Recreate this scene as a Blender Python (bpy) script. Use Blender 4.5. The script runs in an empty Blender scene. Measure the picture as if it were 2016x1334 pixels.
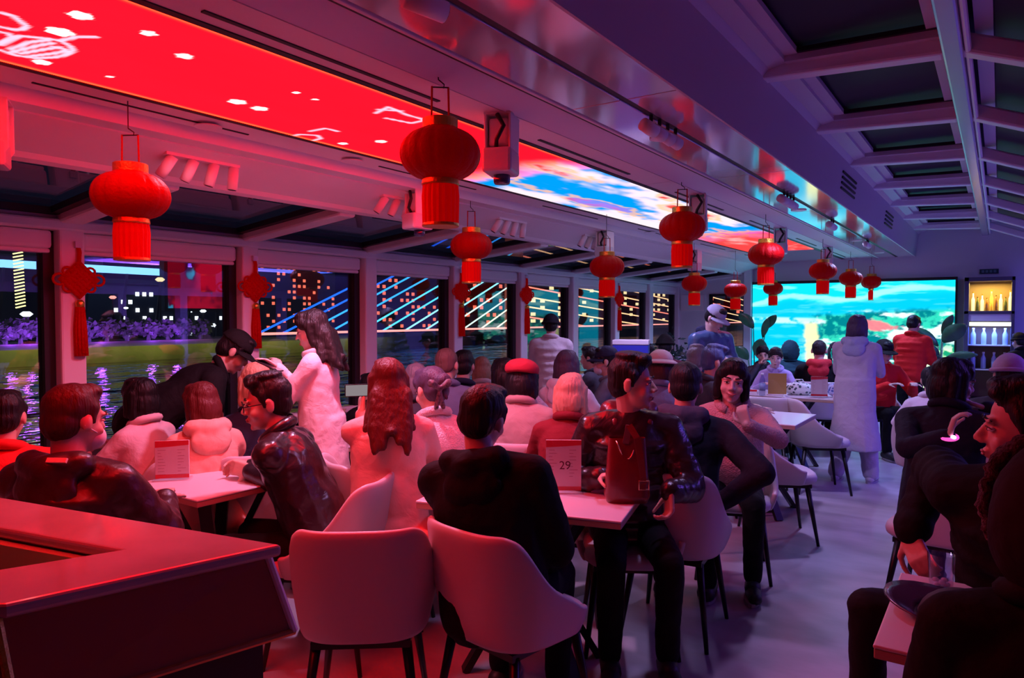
import bpy, bmesh, math, random
import numpy as np
from mathutils import Vector, Matrix, Euler
from math import pi, sin, cos, tan, atan2, radians as R, sqrt

random.seed(7); np.random.seed(7)
S = bpy.context.scene
COL = S.collection

# ------------------------------------------------------------------ camera
F_PX, CX, CY = 1400.0, 1008.0, 667.0
YAW, PITCH, EYE = R(34.43), math.atan(45 / 1400), 1.52
cam_d = bpy.data.cameras.new('camera'); cam = bpy.data.objects.new('camera', cam_d); COL.objects.link(cam)
cam_d.sensor_width = 36; cam_d.lens = F_PX / 2016 * 36; cam_d.clip_start = .05; cam_d.clip_end = 800
cam.location = (0, 0, EYE); cam.rotation_euler = (pi / 2 - PITCH, 0, YAW)
S.camera = cam
# ------------------------------------------------------------------ world, exposure
W = bpy.data.worlds.new('night'); S.world = W; W.use_nodes = True
W.node_tree.nodes['Background'].inputs[0].default_value = (.010, .012, .030, 1)
W.node_tree.nodes['Background'].inputs[1].default_value = .5
S.view_settings.view_transform = 'Standard'; S.view_settings.look = 'None'
S.view_settings.exposure = 1.05; S.view_settings.gamma = 1; S.view_settings.use_curve_mapping = False
# brightness of the hall screens and of the added fill lights
LED_GAIN, SCREEN_GAIN, DOWN_W, FILL_LED_GAIN = 4.8, .85, 44.0, 6.5

# ------------------------------------------------------------------ view geometry (real distances from the photograph)
_F = Vector((-sin(YAW) * cos(PITCH), cos(YAW) * cos(PITCH), -sin(PITCH)))
_R = Vector((cos(YAW), sin(YAW), 0)); _U = _R.cross(_F)
EYEV = Vector((0, 0, EYE))
def ray(u, v): return _F + _R * ((u - CX) / F_PX) - _U * ((v - CY) / F_PX)
def at(u, v, d): return EYEV + ray(u, v) * d
def onz(u, v, z):
    r = ray(u, v); return EYEV + r * ((z - EYE) / r.z)
def onx(u, v, x):
    r = ray(u, v); return EYEV + r * (x / r.x)
def ony(u, v, y):
    r = ray(u, v); return EYEV + r * (y / r.y)

# ------------------------------------------------------------------ materials
_M = {}
def mat(name, col=(.5, .5, .5), rough=.5, metal=0., spec=.5, bump=0., bscale=40., var=0., vscale=8., emit=None, estr=0., trans=0., coat=0., sheen=0., stretch=(1, 1, 1), bdist=.02, distort=0.):
    if name in _M: return _M[name]
    m = bpy.data.materials.new(name); m.use_nodes = True; _M[name] = m
    nt = m.node_tree; b = nt.nodes['Principled BSDF']; I = b.inputs
    I['Base Color'].default_value = (*col, 1); I['Roughness'].default_value = rough; I['Metallic'].default_value = metal
    I['Specular IOR Level'].default_value = spec
    if coat: I['Coat Weight'].default_value = coat; I['Coat Roughness'].default_value = .08
    if sheen: I['Sheen Weight'].default_value = sheen
    if trans: I['Transmission Weight'].default_value = trans
    if emit: I['Emission Color'].default_value = (*emit, 1); I['Emission Strength'].default_value = estr
    if bump or var:
        tc = nt.nodes.new('ShaderNodeTexCoord'); mp = nt.nodes.new('ShaderNodeMapping'); mp.inputs['Scale'].default_value = stretch
        nt.links.new(tc.outputs['Object'], mp.inputs[0])
    if var:
        n = nt.nodes.new('ShaderNodeTexNoise'); n.inputs['Scale'].default_value = vscale; n.inputs['Detail'].default_value = 5
        nt.links.new(mp.outputs[0], n.inputs[0])
        r = nt.nodes.new('ShaderNodeValToRGB')
        r.color_ramp.elements[0].position = .3; r.color_ramp.elements[1].position = .7
        r.color_ramp.elements[0].color = (*[max(0, c * (1 - var)) for c in col], 1); r.color_ramp.elements[1].color = (*[min(1, c * (1 + var)) for c in col], 1)
        nt.links.new(n.outputs[0], r.inputs[0]); nt.links.new(r.outputs[0], I['Base Color'])
    if bump:
        n2 = nt.nodes.new('ShaderNodeTexNoise'); n2.inputs['Scale'].default_value = bscale; n2.inputs['Detail'].default_value = 4; n2.inputs['Distortion'].default_value = distort
        nt.links.new(mp.outputs[0], n2.inputs[0])
        bp = nt.nodes.new('ShaderNodeBump'); bp.inputs['Strength'].default_value = bump; bp.inputs['Distance'].default_value = bdist
        nt.links.new(n2.outputs[0], bp.inputs['Height']); nt.links.new(bp.outputs[0], I['Normal'])
    return m
def emat(name, col, s):
    if name in _M: return _M[name]
    m = bpy.data.materials.new(name); m.use_nodes = True; _M[name] = m; nt = m.node_tree
    nt.nodes.clear(); e = nt.nodes.new('ShaderNodeEmission'); o = nt.nodes.new('ShaderNodeOutputMaterial')
    e.inputs[0].default_value = (*col, 1); e.inputs[1].default_value = s; nt.links.new(e.outputs[0], o.inputs[0]); return m
def attr_emat(name, s):
    m = emat(name, (1, 1, 1), s); nt = m.node_tree
    a = nt.nodes.new('ShaderNodeAttribute'); a.attribute_name = 'Col'
    e = [n for n in nt.nodes if n.type == 'EMISSION'][0]; nt.links.new(a.outputs['Color'], e.inputs[0]); return m
def glass_mat(name, tint=(.9, .92, .95), ior=1.6, rough=.0):
    if name in _M: return _M[name]
    m = bpy.data.materials.new(name); m.use_nodes = True; _M[name] = m; nt = m.node_tree; nt.nodes.clear()
    t = nt.nodes.new('ShaderNodeBsdfTransparent'); t.inputs[0].default_value = (*tint, 1)
    g = nt.nodes.new('ShaderNodeBsdfGlossy'); g.inputs['Roughness'].default_value = rough
    lw = nt.nodes.new('ShaderNodeLayerWeight'); lw.inputs[0].default_value = .5
    pw = nt.nodes.new('ShaderNodeMath'); pw.operation = 'POWER'; pw.inputs[1].default_value = 5; nt.links.new(lw.outputs['Facing'], pw.inputs[0])
    F0 = ((ior - 1) / (ior + 1)) ** 2
    f = nt.nodes.new('ShaderNodeMath'); f.operation = 'MULTIPLY_ADD'; f.inputs[1].default_value = 1 - F0; f.inputs[2].default_value = F0; nt.links.new(pw.outputs[0], f.inputs[0])
    x = nt.nodes.new('ShaderNodeMixShader'); o = nt.nodes.new('ShaderNodeOutputMaterial')
    nt.links.new(f.outputs[0], x.inputs[0]); nt.links.new(t.outputs[0], x.inputs[1]); nt.links.new(g.outputs[0], x.inputs[2]); nt.links.new(x.outputs[0], o.inputs[0])
    return m

WHITE = mat('painted_white', (.88, .85, .88), .42, bump=.03, bscale=8)
PILLAR = mat('pillar_white', (.86, .84, .88), .4)
GLOSS = mat('gloss_panel', (.80, .76, .82), .10, metal=.45, spec=.9, coat=.5, bump=.02, bscale=2.2)
FASCIA = mat('fascia_grey', (.64, .58, .66), .45)
DARK = mat('dark_trim', (.012, .010, .014), .5)
BLACKM = mat('black_metal', (.012, .012, .014), .35, metal=.3)
GLASS = glass_mat('window_glass', (.86, .88, .92), 2.0)
SKYGLASS = glass_mat('skylight_glass', (.35, .35, .4), 1.35)

# ------------------------------------------------------------------ mesh helpers
class MB:
    def __init__(s): s.v = []; s.f = []
    def add(s, vs, fs):
        o = len(s.v); s.v += [tuple(v) for v in vs]; s.f += [tuple(i + o for i in f) for f in fs]; return s
    def box(s, x0, x1, y0, y1, z0, z1):
        return s.add([(x0, y0, z0), (x1, y0, z0), (x1, y1, z0), (x0, y1, z0), (x0, y0, z1), (x1, y0, z1), (x1, y1, z1), (x0, y1, z1)],
                     [(0, 3, 2, 1), (4, 5, 6, 7), (0, 1, 5, 4), (1, 2, 6, 5), (2, 3, 7, 6), (3, 0, 4, 7)])
    def prism(s, poly, axis, a, b):
        """closed polygon (list of 2D) swept along an axis: 'y' -> poly is (x,z); 'z' -> (x,y); 'x' -> (y,z)"""
        n = len(poly)
        def pt(p, t): return (p[0], t, p[1]) if axis == 'y' else (p[0], p[1], t) if axis == 'z' else (t, p[0], p[1])
        vs = [pt(p, a) for p in poly] + [pt(p, b) for p in poly]
        fs = [(i, (i + 1) % n, n + (i + 1) % n, n + i) for i in range(n)] + [tuple(range(n - 1, -1, -1)), tuple(range(n, 2 * n))]
        return s.add(vs, fs)
    def beam(s, p, q, w, h, up=(0, 0, 1)):
        p, q = Vector(p), Vector(q); d = (q - p).normalized(); sd = d.cross(Vector(up)).normalized(); u = sd.cross(d)
        c = [sd * (w / 2 * a) + u * (h / 2 * b) for a, b in ((-1, -1), (1, -1), (1, 1), (-1, 1))]
        return s.add([p + k for k in c] + [q + k for k in c], [(0, 1, 2, 3), (7, 6, 5, 4), (0, 4, 5, 1), (1, 5, 6, 2), (2, 6, 7, 3), (3, 7, 4, 0)])
    def tube(s, pts, rad, n=8, cap=True):
        pts = [Vector(p) for p in pts]; rads = rad if isinstance(rad, (list, tuple)) else [rad] * len(pts)
        o = len(s.v); t0 = None
        for i, p in enumerate(pts):
            d = (pts[min(i + 1, len(pts) - 1)] - pts[max(i - 1, 0)])
            d = d.normalized() if d.length > 1e-9 else Vector((0, 0, 1))
            if t0 is None: t0 = d.orthogonal().normalized()
            a = (t0 - d * t0.dot(d)); a = a.normalized() if a.length > 1e-6 else d.orthogonal().normalized(); t0 = a
            b = d.cross(a)
            for k in range(n):
                an = 2 * pi * k / n; s.v.append(tuple(p + (a * cos(an) + b * sin(an)) * rads[i]))
        for i in range(len(pts) - 1):
            for k in range(n):
                k2 = (k + 1) % n; s.f.append((o + i * n + k, o + i * n + k2, o + (i + 1) * n + k2, o + (i + 1) * n + k))
        if cap:
            s.f.append(tuple(o + k for k in range(n - 1, -1, -1))); e = o + (len(pts) - 1) * n; s.f.append(tuple(e + k for k in range(n)))
        return s
    def lathe(s, prof, n=20, c=(0, 0, 0), rib=None):
        o = len(s.v); c = Vector(c)
        for r, z in prof:
            for k in range(n):
                an = 2 * pi * k / n; rr = r * (rib(k) if rib else 1); s.v.append((c.x + rr * cos(an), c.y + rr * sin(an), c.z + z))
        for i in range(len(prof) - 1):
            for k in range(n):
                k2 = (k + 1) % n; s.f.append((o + i * n + k, o + i * n + k2, o + (i + 1) * n + k2, o + (i + 1) * n + k))
        s.f.append(tuple(o + k for k in range(n - 1, -1, -1))); e = o + (len(prof) - 1) * n; s.f.append(tuple(e + k for k in range(n)))
        return s
    def rc(s, p, q, r0, r1, n=10, m=3):
        """round cone (capsule with two radii)"""
        p, q = Vector(p), Vector(q); d = q - p; L = d.length
        d = d / L if L > 1e-6 else Vector((0, 0, 1))
        pts, rr = [], []
        for i in range(m): a = pi / 2 * (1 - (i + .15) / m); pts.append(p - d * r0 * sin(a)); rr.append(r0 * cos(a))
        pts.append(p); rr.append(r0); pts.append(q); rr.append(r1)
        for i in range(m - 1, -1, -1): a = pi / 2 * (1 - (i + .15) / m); pts.append(q + d * r1 * sin(a)); rr.append(r1 * cos(a))
        a = d.orthogonal().normalized(); b = d.cross(a); o = len(s.v)
        for c_, r_ in zip(pts, rr):
            for k in range(n): t = 2 * pi * k / n; s.v.append(tuple(c_ + (a * cos(t) + b * sin(t)) * r_))
        N = len(pts)
        for i in range(N - 1):
            for k in range(n): k2 = (k + 1) % n; s.f.append((o + i * n + k, o + i * n + k2, o + (i + 1) * n + k2, o + (i + 1) * n + k))
        s.f.append(tuple(o + k for k in range(n - 1, -1, -1))); s.f.append(tuple(o + (N - 1) * n + k for k in range(n))); return s
    def ell(s, c, r, M=None, n=14, m=9):
        c = Vector(c); o = len(s.v)
        for i in range(m + 1):
            th = pi * (i + .0) / m; th = min(max(th, .12), pi - .12)
            for k in range(n):
                ph = 2 * pi * k / n; q = Vector((r[0] * sin(th) * cos(ph), r[1] * sin(th) * sin(ph), -r[2] * cos(th)))
                if M is not None: q = M @ q
                s.v.append(tuple(c + q))
        for i in range(m):
            for k in range(n): k2 = (k + 1) % n; s.f.append((o + i * n + k, o + i * n + k2, o + (i + 1) * n + k2, o + (i + 1) * n + k))
        s.f.append(tuple(o + k for k in range(n - 1, -1, -1))); s.f.append(tuple(o + m * n + k for k in range(n))); return s
    def mesh(s, name):
        me = bpy.data.meshes.new(name); me.from_pydata(s.v, [], s.f); me.update(); return me
    def obj(s, name, m, parent=None, smooth=False, **props):
        return link(name, s.mesh(name), m, parent, smooth, **props)

def link(name, me, m, parent=None, smooth=False, **props):
    if m is not None and not me.materials: me.materials.append(m)
    if smooth: me.polygons.foreach_set('use_smooth', [True] * len(me.polygons))
    o = bpy.data.objects.new(name, me); COL.objects.link(o)
    if parent is not None: o.parent = parent
    for k, v in props.items(): o[k] = v
    return o
def empty(name, loc=(0, 0, 0), rz=0, **props):
    o = bpy.data.objects.new(name, None); COL.objects.link(o); o.location = loc; o.rotation_euler = (0, 0, rz); o.empty_display_size = .1
    for k, v in props.items(): o[k] = v
    return o
def bevel(o, w=.006, seg=2):
    md = o.modifiers.new('bevel', 'BEVEL'); md.width = w; md.segments = seg; md.limit_method = 'ANGLE'; md.angle_limit = R(40); return o
def copy_tree(o, parent=None, **props):
    c = o.copy(); COL.objects.link(c); c.parent = parent
    for k, v in props.items(): c[k] = v
    for ch in o.children:
        copy_tree(ch, c)
    return c
ST = dict(kind='structure')

# ------------------------------------------------------------------ numpy noise for pictures shown on the screens
def vnoise(x, y, seed=0):
    xi = np.floor(x).astype(int); yi = np.floor(y).astype(int); xf = x - xi; yf = y - yi
    def h(a, b):
        n = (a * 374761393 + b * 668265263 + seed * 974634) & 0x7fffffff; n = ((n ^ (n >> 13)) * 1274126177) & 0x7fffffff
        return ((n ^ (n >> 16)) & 0xffff) / 65535.
    sx = xf * xf * (3 - 2 * xf); sy = yf * yf * (3 - 2 * yf)
    a = h(xi, yi) * (1 - sx) + h(xi + 1, yi) * sx; b = h(xi, yi + 1) * (1 - sx) + h(xi + 1, yi + 1) * sx
    return a * (1 - sy) + b * sy
def fbm(x, y, o=4, seed=0):
    t = 0; a = .5
    for i in range(o): t = t + a * vnoise(x, y, seed + i * 17); x = x * 2.03; y = y * 2.03; a *= .5
    return t / (1 - .5 ** o)
def sstep(a, b, x): t = np.clip((x - a) / (b - a), 0, 1); return t * t * (3 - 2 * t)
def mix(a, b, t): return a * (1 - t[..., None]) + np.asarray(b) * t[..., None]
def picture(name, us, vs, place, colfn, m, parent):
    U, V = np.meshgrid(us, vs, indexing='ij'); nu, nv = len(us), len(vs)
    P = place(U, V).reshape(-1, 3); C = colfn(U, V).reshape(-1, 3)
    idx = np.arange(nu * nv).reshape(nu, nv)
    q = np.stack([idx[:-1, :-1], idx[1:, :-1], idx[1:, 1:], idx[:-1, 1:]], -1).reshape(-1, 4)
    me = bpy.data.meshes.new(name); me.from_pydata(P.tolist(), [], q.tolist()); me.update()
    at_ = me.color_attributes.new('Col', 'FLOAT_COLOR', 'POINT')
    at_.data.foreach_set('color', np.concatenate([C, np.ones((len(C), 1))], 1).astype(np.float32).ravel())
    return link(name, me, m, parent)
def lin(*c): return np.array([(x / 255 / 12.92) if x / 255 < .04045 else ((x / 255 + .055) / 1.055) ** 2.4 for x in c])
# ================================================================== the hall
XL, XR, YB, YE = -4.3, 4.0, -2.6, 10.85          # window walls, wall behind, end wall
ZC = 2.32                                          # flat ceiling
BAY = .2617 * 4.3
PY = [.414 * 4.3 + BAY * i for i in range(-3, 9)]  # pillars along the window wall

# floor
fl = MB().box(XL, XR, YB, YE, -.08, 0)
fm = mat('vinyl_floor', (.42, .38, .42), .34, spec=.5, bump=.10, bscale=3.2, var=.22, vscale=2.1, stretch=(1, 2.2, 1))
floor = fl.obj('floor', fm, None, **ST)

# ---- left window wall
wl = MB().box(XL - .12, XL, YB, YE, -.3, .78); wl.box(XL - .12, XL, YB, YE, 2.0, 2.16)
wall_left = wl.obj('wall_left', WHITE, None, **ST)
bevel(MB().box(XL - .02, XL + .06, YB, YE, .76, .80).obj('sill', WHITE, wall_left))
bevel(MB().box(XL - .02, XL + .11, YB, YE, 1.985, 2.045).obj('lintel', PILLAR, wall_left), .012)
bevel(MB().box(XL - .02, XL + .06, YB, YE, 2.045, 2.085).obj('lintel_cap', PILLAR, wall_left), .012)
for i, y in enumerate(PY):
    bevel(MB().box(XL - .06, XL + .10, y + .02, y + .15, 0, 2.0).obj('pillar', PILLAR, wall_left), .012)
    MB().box(XL - .05, XL + .03, y - .035, y + .02, .8, 1.99).obj('gasket', DARK, wall_left)
nwin = 0
for i in range(len(PY) - 1):
    nwin += 1
    y0, y1 = PY[i] + .15, PY[i + 1] - .035
    w = empty('window_%d' % nwin, (XL, (y0 + y1) / 2, .8), **ST)
    def wp(name, m, *b): return MB().box(b[0] - XL, b[1] - XL, b[2] - (y0 + y1) / 2, b[3] - (y0 + y1) / 2, b[4] - .8, b[5] - .8).obj(name, m, w)
    wp('pane', GLASS, XL - .012, XL - .004, y0, y1, .8, 1.93)
    bevel(wp('blind_box', PILLAR, XL - .02, XL + .07, y0, y1 + .035, 1.885, 1.985), .02)
    bevel(wp('blind_rail', PILLAR, XL - .0, XL + .05, y0, y1 + .03, 1.862, 1.885), .008)

# ---- skylights above the window wall and the sloping soffit
ceiling = empty('ceiling', (0, 0, 2.3), **ST)
def cpart(name, mb, m, smooth=False):
    o = mb.obj(name, m, ceiling, smooth); o.location = (0, 0, -2.3); return o
SX, SZ = -3.23, 2.14                                # lower edge of the soffit
for i, y in enumerate(PY):
    b = MB(); b.beam((XL + .06, y + .085, 2.07), (SX - .02, y + .085, SZ + .03), .13, .10); bevel(cpart('rafter', b, PILLAR), .015)
for i in range(len(PY) - 1):
    y0, y1 = PY[i] + .15, PY[i + 1] + .02
    p = MB().add([(XL + .04, y0, 2.10), (XL + .04, y1, 2.10), (SX - .02, y1, SZ + .07), (SX - .02, y0, SZ + .07)], [(0, 1, 2, 3)])
    cpart('skylight_pane', p, SKYGLASS)
    for a, c in (((XL + .09, y0, 2.085), (XL + .09, y1, 2.085)), ((SX - .05, y0, SZ + .04), (SX - .05, y1, SZ + .04)), ((XL + .08, y0 + .02, 2.085), (SX - .05, y0 + .02, SZ + .045)), ((XL + .08, y1 - .02, 2.085), (SX - .05, y1 - .02, SZ + .045))):
        cpart('skylight_seal', MB().beam(a, c, .05, .035), DARK)
# soffit sections: (x,z) outlines swept along the hall
def band(name, prof, th, m, y0=YB, y1=YE):
    up = [(x, z + th) for x, z in reversed(prof)]
    return cpart(name, MB().prism(prof + up, 'y', y0, y1), m)
band('soffit_edge', [(-3.27, 2.155), (-3.255, 2.14), (-3.22, 2.135), (-3.19, 2.145), (-3.17, 2.165)], .12, PILLAR)
band('soffit_slope', [(-3.17, 2.165), (-2.92, 2.255)], .09, WHITE)
band('soffit_step', [(-2.92, 2.262), (-2.84, 2.268), (-2.83, ZC)], .08, WHITE)
band('ceiling_strip', [(-2.83, ZC), (-2.63, ZC)], .08, WHITE)
LX0, LX1, LYE = -2.6, -1.83, 9.0                    # the long LED panel
band('led_surround', [(-2.63, ZC - .004), (-2.60, ZC - .004)], .06, DARK)
band('led_surround', [(-1.83, ZC - .004), (-1.80, ZC - .004)], .06, DARK)
cpart('ceiling_strip', MB().box(LX0, LX1, LYE, YE, ZC - .01, ZC + .05), GLOSS)
cpart('ceiling_back', MB().box(LX0, LX1, YB, LYE, ZC + .03, ZC + .06), DARK)
# strip right of the panel, in boards with slots
ys = [YB] + [-.9 + 1.65 * i for i in range(7)] + [YE]
for a, c in zip(ys[:-1], ys[1:]):
    cpart('ceiling_board', MB().box(-1.80, -1.62, a + .003, c - .003, ZC, ZC + .04), WHITE)
cpart('ceiling_back', MB().box(-1.82, -.94, YB, YE, ZC + .05, ZC + .07), DARK)
for a, c in zip(ys[:-1], ys[1:]):
    cpart('air_slot', MB().box(-1.745, -1.728, a + .35, c - .35, ZC - .004, ZC + .002), DARK)
    cpart('air_slot', MB().box(-2.75, -2.74, a + .35, c - .45, ZC - .004, ZC + .002), DARK)
# louvre
for k in range(9):
    x = -1.605 + k * .0235
    cpart('grille_slat', MB().prism([(x, ZC - .004), (x + .015, ZC + .006), (x + .015, ZC + .03), (x, ZC + .02)], 'y', YB, YE), PILLAR)
cpart('grille_rail', MB().box(-1.395, -1.385, YB, YE, ZC - .014, ZC + .03), DARK)
bevel(cpart('grille_rail', MB().box(-1.385, -1.37, YB, YE, ZC - .016, ZC + .03), PILLAR), .003)
# glossy panels either side of the lamp track
for a, c in zip(ys[:-1], ys[1:]):
    for x0, x1 in ((-1.365, -1.165), (-1.135, -.94)):
        bevel(cpart('gloss_panel', MB().box(x0, x1, a + .002, c - .002, ZC - .01, ZC + .03), GLOSS), .003)
cpart('lamp_track', MB().box(-1.162, -1.138, YB, YE, ZC - .004, ZC + .03), DARK)
# fascia up to the raised roof
band('fascia', [(-.945, ZC - .012), (-.935, ZC - .012), (-.90, 2.60), (-.86, 2.64)], .05, FASCIA)
band('fascia_rail', [(-.87, 2.625), (-.80, 2.64)], .06, FASCIA)
def vent(y, h=.09):
    for k in range(4):
        z = 2.40 + k * h / 4 * 1.6
        cpart('vent_slot', MB().box(-.938, -.925 + (z - 2.31) * .12, y, y + .55, z, z + .014), DARK)
vent(5.35); vent(7.6)
ROOFPANE = mat('roof_pane_dark', (.035, .033, .050), .5, spec=.12, bump=.03, bscale=2)
# ridge and raised roof
RX, RZ = -.17, 2.56
bevel(cpart('ridge_beam', MB().box(RX - .035, RX + .035, YB, YE, RZ - .02, RZ + .16), mat('ridge_metal', (.55, .55, .62), .25, metal=.4)), .01)
cpart('ridge_cable', MB().tube([(RX + .05, YB, RZ - .0), (RX + .05, YE, RZ - .0)], .012), PILLAR)
RY = [3.36 + 1.13 * i for i in range(-5, 7)]
for y in RY:
    if not YB < y < YE: continue
    bevel(cpart('rafter', MB().beam((-.92, y, 2.63), (RX - .03, y, RZ + .035), .09, .075), PILLAR), .012)
    bevel(cpart('rafter', MB().beam((RX + .03, y, RZ + .035), (.60, y, 2.30), .09, .075), PILLAR), .012)
for y0, y1 in zip(RY[:-1], RY[1:]):
    y0 = max(y0, YB); y1 = min(y1, YE)
    if y1 - y0 < .3: continue
    cpart('skylight_pane', MB().add([(-.80, y0, 2.70), (-.80, y1, 2.70), (RX, y1, 2.69), (RX, y0, 2.69)], [(0, 1, 2, 3)]), ROOFPANE)
    cpart('skylight_pane', MB().add([(.56, y0, 2.40), (.56, y1, 2.40), (RX, y1, 2.69), (RX, y0, 2.69)], [(0, 1, 2, 3)]), ROOFPANE)
    for x, z in ((-.775, 2.672), (RX - .06, 2.66), (RX + .10, 2.64)):
        cpart('skylight_seal', MB().box(x - .03, x + .03, y0, y1, z - .012, z + .012), FASCIA)
    cpart('skylight_seal', MB().beam((-.80, y1 - .075, 2.672), (RX, y1 - .075, 2.655), .05, .02), DARK)
    cpart('skylight_sill', MB().beam((-.80, y1 - .045, 2.65), (RX, y1 - .045, 2.63), .07, .03), FASCIA)
# right half of the roof, carried on like the left one
band('soffit', [(.60, 2.64), (.64, ZC), (1.50, ZC)], .05, WHITE)
band('soffit', [(2.33, ZC), (3.0, 2.2), (XR, 2.05)], .06, WHITE)
cpart('ceiling_back', MB().box(1.5, 2.33, YB, YE, ZC + .03, ZC + .06), DARK)

# ---- end wall, wall behind, right wall
we = MB().box(XL, -3.72, YE, YE + .1, 0, 2.75); we.box(-3.16, XR, YE, YE + .1, 0, 2.75); we.box(-3.72, -3.16, YE, YE + .1, 0, .95); we.box(-3.72, -3.16, YE, YE + .1, 1.86, 2.75)
wall_end = we.obj('wall_end', mat('end_wall_paint', (.72, .76, .82), .5), None, **ST)
nwin += 1
w = empty('window_%d' % nwin, (-3.44, YE, .95), **ST)
MB().box(-.28, .28, .03, .038, 0, .91).obj('pane', GLASS, w)
fr = MB()
for b in ((-.28, -.245, 0, .91), (.245, .28, 0, .91), (-.28, .28, 0, .03), (-.28, .28, .88, .91)): fr.box(b[0], b[1], -.02, .06, b[2], b[3])
fr.obj('window_frame', DARK, w)
bevel(MB().box(-4.18, -3.8, YE - .03, YE, 1.60, 1.86).obj('wall_panel', PILLAR, wall_end), .01)
bevel(MB().box(-3.15, -3.04, YE - .16, YE, 0, 2.3).obj('screen_pier', mat('end_wall_paint'), wall_end), .01)
MB().box(XL, XR, YB - .1, YB, 0, 2.75).obj('wall_back', mat('back_wall_dark', (.06, .05, .07), .6), None, **ST)
wr = MB().box(XR, XR + .1, YB, YE, 0, .8); wr.box(XR, XR + .1, YB, YE, 1.9, 2.2)
for i, y in enumerate(PY): wr.box(XR - .08, XR + .1, y, y + .14, .8, 1.9)
wr.obj('wall_right', WHITE, None, **ST)

# ================================================================== screens
def px_led(u, v): p = onz(u, v, ZC); return (p.y, p.x)
petals = [(158, 30, 1.2), (118, 62, 1.4), (293, 65, .8), (363, 110, .95), (82, 122, 1.), (467, 200, 1.3), (511, 213, 1.2), (342, 212, .9), (430, 236, .8), (583, 182, .45), (620, 195, .4), (675, 282, .8), (750, 278, 1.0), (20, 170, .8), (215, 150, .5)]
petals = [(*px_led(u, v), s) for u, v, s in petals]
strokes = [[(0, 24), (25, 30), (38, 40), (52, 50), (46, 57), (28, 58), (0, 52)], [(0, 62), (18, 66), (24, 74), (0, 84)], [(0, 98), (30, 108), (70, 114), (110, 112), (134, 106), (144, 98), (138, 90), (120, 80), (100, 76), (40, 70), (25, 76), (0, 88)],
           [(20, 96), (60, 82), (96, 78)], [(22, 102), (80, 88), (105, 84)], [(40, 105), (90, 96), (118, 92)], [(60, 110), (110, 104), (130, 99)], [(105, 92), (125, 95), (133, 100)], [(122, 79), (150, 72), (190, 72)],
           [(555, 272), (590, 264), (625, 266), (632, 272), (600, 280), (575, 274)], [(610, 258), (640, 252), (665, 258)], [(740, 222), (765, 210), (800, 225), (838, 236), (810, 242), (760, 232)], [(745, 215), (790, 218)]]
segs = []
for st in strokes:
    q = [px_led(*p) for p in st]; segs += list(zip(q[:-1], q[1:]))
def led_col(Y, X):
    n = fbm(Y * 2.2, X * 5, 4, 3)
    red = np.zeros(Y.shape + (3,)); red[...] = (1.0, .0008, .003); red = red * (.9 + .25 * n[..., None])
    n2 = fbm(Y * 1.3 + 4, X * 3.1 + 9, 5, 21); n3 = fbm(Y * 2.0 + 14, X * 5.5 + 2, 5, 5)
    sky = np.zeros_like(red); sky[...] = lin(0, 150, 235); sky = mix(sky, lin(120, 130, 255), sstep(.5, .75, n3)); sky = mix(sky, lin(255, 225, 235), sstep(.50, .64, n2))
    sky = mix(sky, lin(235, 70, 50), sstep(.60, .72, n3) * sstep(.40, .6, n2)); sky = mix(sky, lin(255, 190, 120), sstep(.52, .58, n3) * (1 - sstep(.6, .66, n3)) * .7)
    sky = sky * .125
    c = mix(red, sky, sstep(3.05, 3.45, Y + .35 * (n2 - .5) - .15 * (X + 2.2)))
    end = np.zeros_like(red); end[...] = lin(250, 60, 60); end = mix(end, lin(255, 150, 150), sstep(.5, .7, n2)) * .16
    c = mix(c, end, sstep(6.5, 7.6, Y + .8 * (n3 - .5)))
    for y, x, s in petals:
        a = np.arctan2(Y - y, X - x); d = np.hypot(Y - y, X - x) / (.022 * s * (1 + .12 * np.cos(5 * a + s * 9)))
        c = mix(c, (.6, .42, .42), 1 - sstep(.75, 1.1, d))
    near = Y < 3.4
    if near.any():
        dm = np.full(Y.shape, 9.)
        for (a, b) in segs:
            ay, ax = a; by, bx = b; dy, dx = by - ay, bx - ax; L = dy * dy + dx * dx + 1e-9
            t = np.clip(((Y - ay) * dy + (X - ax) * dx) / L, 0, 1); dm = np.minimum(dm, np.hypot(Y - ay - t * dy, X - ax - t * dx))
        c = mix(c, (.7, .09, .12), .85 * (1 - sstep(.004, .012, dm)))
    edge = np.minimum(X - LX0, LX1 - X); c = mix(c, (1, .04, .01), .6 * (1 - sstep(.0, .025, edge)) * (Y < 3.2))
    return c
LEDM = attr_emat('led_picture', LED_GAIN)
led = empty('ceiling_led_screen', (-2.2, 3, ZC), label='long ceiling screen showing red petals fading into blue sky and clouds', category='screen')
def led_place(Y, X): return np.stack([X + 2.2, Y - 3, np.full(Y.shape, -.001)], -1)
LYS = .3
ysamp = np.concatenate([np.linspace(LYS, 3.5, 380, endpoint=False), np.linspace(3.5, LYE, 240)])
picture('screen_image', ysamp, np.linspace(LX0, LX1, 76), led_place, led_col, LEDM, led)
fill_led = empty('ceiling_led_screen', (1.92, 3, ZC), label='added unseen violet fill screen above the right-hand tables', category='screen')  # out of view, added as violet fill light from the right
def fill_led_place(Y, X): return np.stack([X + 2.215, Y - 3, np.full(Y.shape, -.001)], -1)
def fill_led_col(Y, X):
    n2 = fbm(Y * 1.1 + 40, X * 2.5 + 9, 4, 77); c = np.zeros(Y.shape + (3,)); c[...] = lin(110, 60, 230); c = mix(c, lin(190, 120, 255), sstep(.45, .65, n2)); c = mix(c, lin(60, 90, 255), sstep(6, 9, Y)); return c
picture('screen_image', np.linspace(5.0, LYE, 100), np.linspace(LX0, LX1, 10), fill_led_place, fill_led_col, attr_emat('led_fill_violet', FILL_LED_GAIN), fill_led)

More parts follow.
